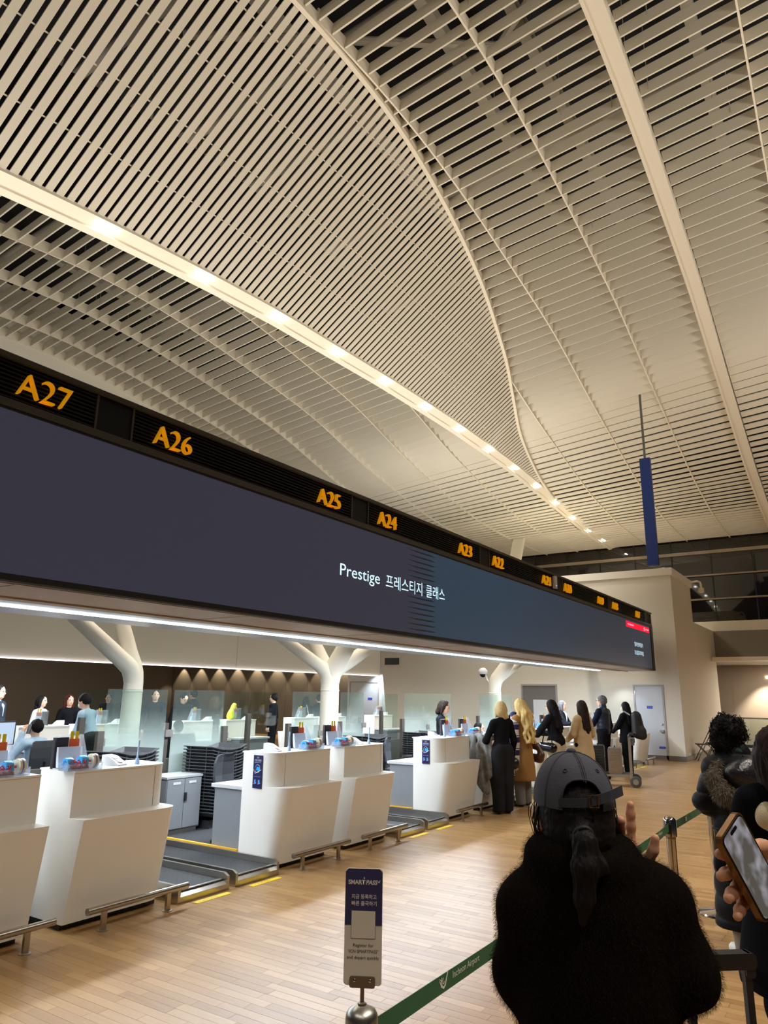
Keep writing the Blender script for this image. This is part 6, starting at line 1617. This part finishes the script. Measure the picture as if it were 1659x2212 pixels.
hf = hand_field(tw(Wp), np.array(inv.to_3x3() @ dd), np.array(inv.to_3x3() @ (-uy)), 1, 1.0, .25, .3, curls=(.12, .1, .08, .08), spread=.2)
fobj('body', b, .014, SKIN2, w4, extra=[hf.nets(.0032)])
c = Field(.03); c.cap((-.1, 0, 1.36), (.1, 0, 1.36), .085); c.cap((0, 0, 1.3), (0, 0, .8), .155, .165, sy=.8)
q_ = tw(Wp); c.chain([(-.16, 0, 1.36), (-.2, .0, 1.12), tuple(np.array((-.2, 0, 1.12)) * .25 + q_ * .75)], [.072, .064, .05]); c.chain([(.16, 0, 1.36), (.22, 0, 1.1), (.22, .06, .87)], [.072, .06, .05])
fobj('coat', c, .014, blk, w4)
c = Field(.03)
for sx in (-.085, .085): c.chain([(sx, 0, .9), (sx, .02, .5), (sx, 0, .06)], [.1, .076, .068])
fobj('trousers', c, .016, blk, w4)
fobj('hair', Field(.02).ell((0, -.01, 1.62), (.088, .103, .1)).ell((0, -.04, 1.56), (.08, .075, .09)).minus_ell((0, .125, 1.55), (.076, .085, .098)), .012, BLACKHAIR, w4)

# ================================================================== SUITCASE WITH PULLED-OUT HANDLE
sc = thing('suitcase', 'black suitcase with its telescopic handle pulled up beside the fur coat woman', 'suitcase', (-.435, 2.58, 0), .70)
sm_ = mat('case_black', srgb(22, 22, 24), .45)
obj('shell', MB().prism(rr2(-.23, .23, .05, .70, .05), 1, -.13, .13), sm_, sc)
for x in (-.15, -.075, 0, .075, .15): obj('groove', MB().box((x - .006, -.134, .1), (x + .006, -.13, .65)), mat('case_rib', srgb(34, 34, 37), .4), sc)
for sx in (-.095, .095): obj('pole', MB().box((sx - .011, .07, .70), (sx + .011, .09, .95)), sm_, sc); 
obj('grip', MB().prism(rr2(-.12, .12, .94, .985, .014), 1, .058, .1).prism(rr2(.085, .115, .915, .985, .01), 1, .062, .098), sm_, sc)
obj('side_handle', MB().tube([(-.08, -.02, .70), (-.06, -.02, .725), (.06, -.02, .725), (.08, -.02, .70)], .01, 8), sm_, sc, True)
for x in (-.18, .18):
    for y in (-.09, .09): obj('wheel', MB().lathe([(.025, -.012), (.025, .012)], 14, (x, y, .025), axis=0), chair_pl, sc, 40)

# ================================================================== PERSON IN LIGHT BLUE BEHIND
p, (U, Hd, s) = person('person in a light blue jacket behind the long-haired woman at the right edge', (-.55, 6.85, 0), FR - .2, 1.70, coat=(cloth('sky_blue', (96, 150, 205)), .75, .02), bottom=blk, hair='short', shoes=shoe_b, h=.016, fat=1.15)

f = Field(.02); f.ell(Hd((0, -.01, 1.59)), (.11, .125, .135)); f.cap(Hd((0, -.03, 1.52)), U((0, -.03, 1.42)), .1, .1); f.minus_ell(Hd((0, .14, 1.56)), (.085, .1, .11), .01)
fobj('hood', f, .012, cloth('sky_blue', (0, 0, 0)), p)

# ================================================================== BAGGAGE TROLLEY
tl = thing('baggage_trolley', 'steel baggage trolley with two uprights and grey wheels by the vest man', 'trolley', (-4.15, 15.5, 0), .25)
for sy in (-.25, .25):
    obj('upright', MB().box((-.02, sy - .022, .16), (.03, sy + .022, .98)), alu_m, tl)
    wl_ = obj('wheel', MB().lathe([(.05, -.025), (.095, -.025), (.11, -.018), (.11, .018), (.095, .025), (.05, .025)], 22, (.08, sy, .11), axis=1), mat('tyre_grey', srgb(70, 70, 72), .6), tl, 40)
    obj('hub', MB().lathe([(.012, -.028), (.055, -.028), (.055, .028), (.012, .028)], 16, (.08, sy, .11), axis=1), alu_m, wl_, 40)
    obj('fork', MB().tube([(.08, sy, .11), (.02, sy, .2)], .02, 6), alu_m, tl)
    obj('side_rail', MB().box((-.85, sy - .02, .2), (.02, sy + .02, .24)), alu_m, tl)
    obj('handle_arm', MB().tube([(0, sy, .96), (.02, sy, 1.0), (.12, sy, 1.02)], .026, 8), chair_pl, tl, 40)
obj('handle_bar', MB().tube([(.12, -.28, 1.02), (.12, .28, 1.02)], .024, 10), chair_pl, tl, 40)
obj('platform', MB().box((-.88, -.2, .19), (-.03, .2, .215)), alu_m, tl)
obj('front_wheel', MB().lathe([(.06, -.02), (.06, .02)], 14, (-.8, 0, .06), axis=1).tube([(-.8, 0, .06), (-.8, 0, .2)], .02, 6), mat('tyre_grey', (0, 0, 0)), tl, 40)
obj('ad_panel', MB().box((.0, -.2, .42), (.012, .2, .72)), mat('ad_grey', srgb(88, 96, 108), .4), tl)
obj('basket', MB().box((-.0, -.22, .80), (.1, .22, .93)), mat('basket_grey', srgb(110, 112, 112), .4), tl)
text_obj('panel_text', 'BIAS TONE', .05, mat('notice_white', (0, 0, 0)), face_px(.1015, -.14, .845), tl, width=.28)
def hardcase(x, y, label, m, rm, hgt, rot):
    t = thing('suitcase', label, 'suitcase', (x, y, .216), rot)
    obj('shell', MB().prism(rr2(-.13, .13, 0.02, hgt, .035), 1, -.22, .22), m, t)
    for k in range(9):
        z = .06 + k * (hgt - .1) / 9; obj('rib', MB().box((-.134, -.19, z), (.134, .19, z + .018)).box((-.1, -.225, z), (.1, .225, z + .018)), rm, t)
    obj('top_handle', MB().tube([(0, -.08, hgt), (0, -.06, hgt + .03), (0, .06, hgt + .03), (0, .08, hgt)], .01, 8), chair_pl, t, True)
    return t
hardcase(-4.76, 15.36, 'black ribbed suitcase standing on the trolley', mat('hard_black', srgb(28, 28, 30), .3), mat('hard_black2', srgb(46, 46, 48), .3), .56, .25)
hardcase(-4.44, 15.44, 'silver ribbed suitcase on the trolley beside the black one', mat('hard_silver', srgb(176, 172, 166), .3, .9), mat('hard_silver2', srgb(200, 196, 190), .25, 1.0), .52, .25)
# folding chairs by the corner
def folding_chair(x, y, rot, label):
    t = thing('folding_chair', label, 'chair', (x, y, 0), rot, 'folding chairs'); fm_ = mat('chair_brown', srgb(60, 44, 40), .5); st = mat('chair_tube', srgb(86, 78, 72), .35, .8)
    obj('seat', MB().box((-.21, -.2, .43), (.21, .2, .455)), fm_, t); obj('backrest', MB().box((-.21, -.25, .68), (.21, -.225, .86)), fm_, t)
    for sx in (-.21, .21): obj('leg', MB().tube([(sx, .22, 0), (sx, -.24, .86)], .012, 8), st, t, 40); obj('leg', MB().tube([(sx * .92, -.24, 0), (sx * .92, .17, .44)], .012, 8), st, t, 40)
    obj('stretcher', MB().tube([(-.2, .14, .15), (.2, .14, .15)], .009, 6), st, t, 40)
folding_chair(-4.08, 23.15, 1.9, 'brown folding chair against the cream side wall'); folding_chair(-3.95, 24.0, 1.6, 'brown folding chair further back by the side wall')
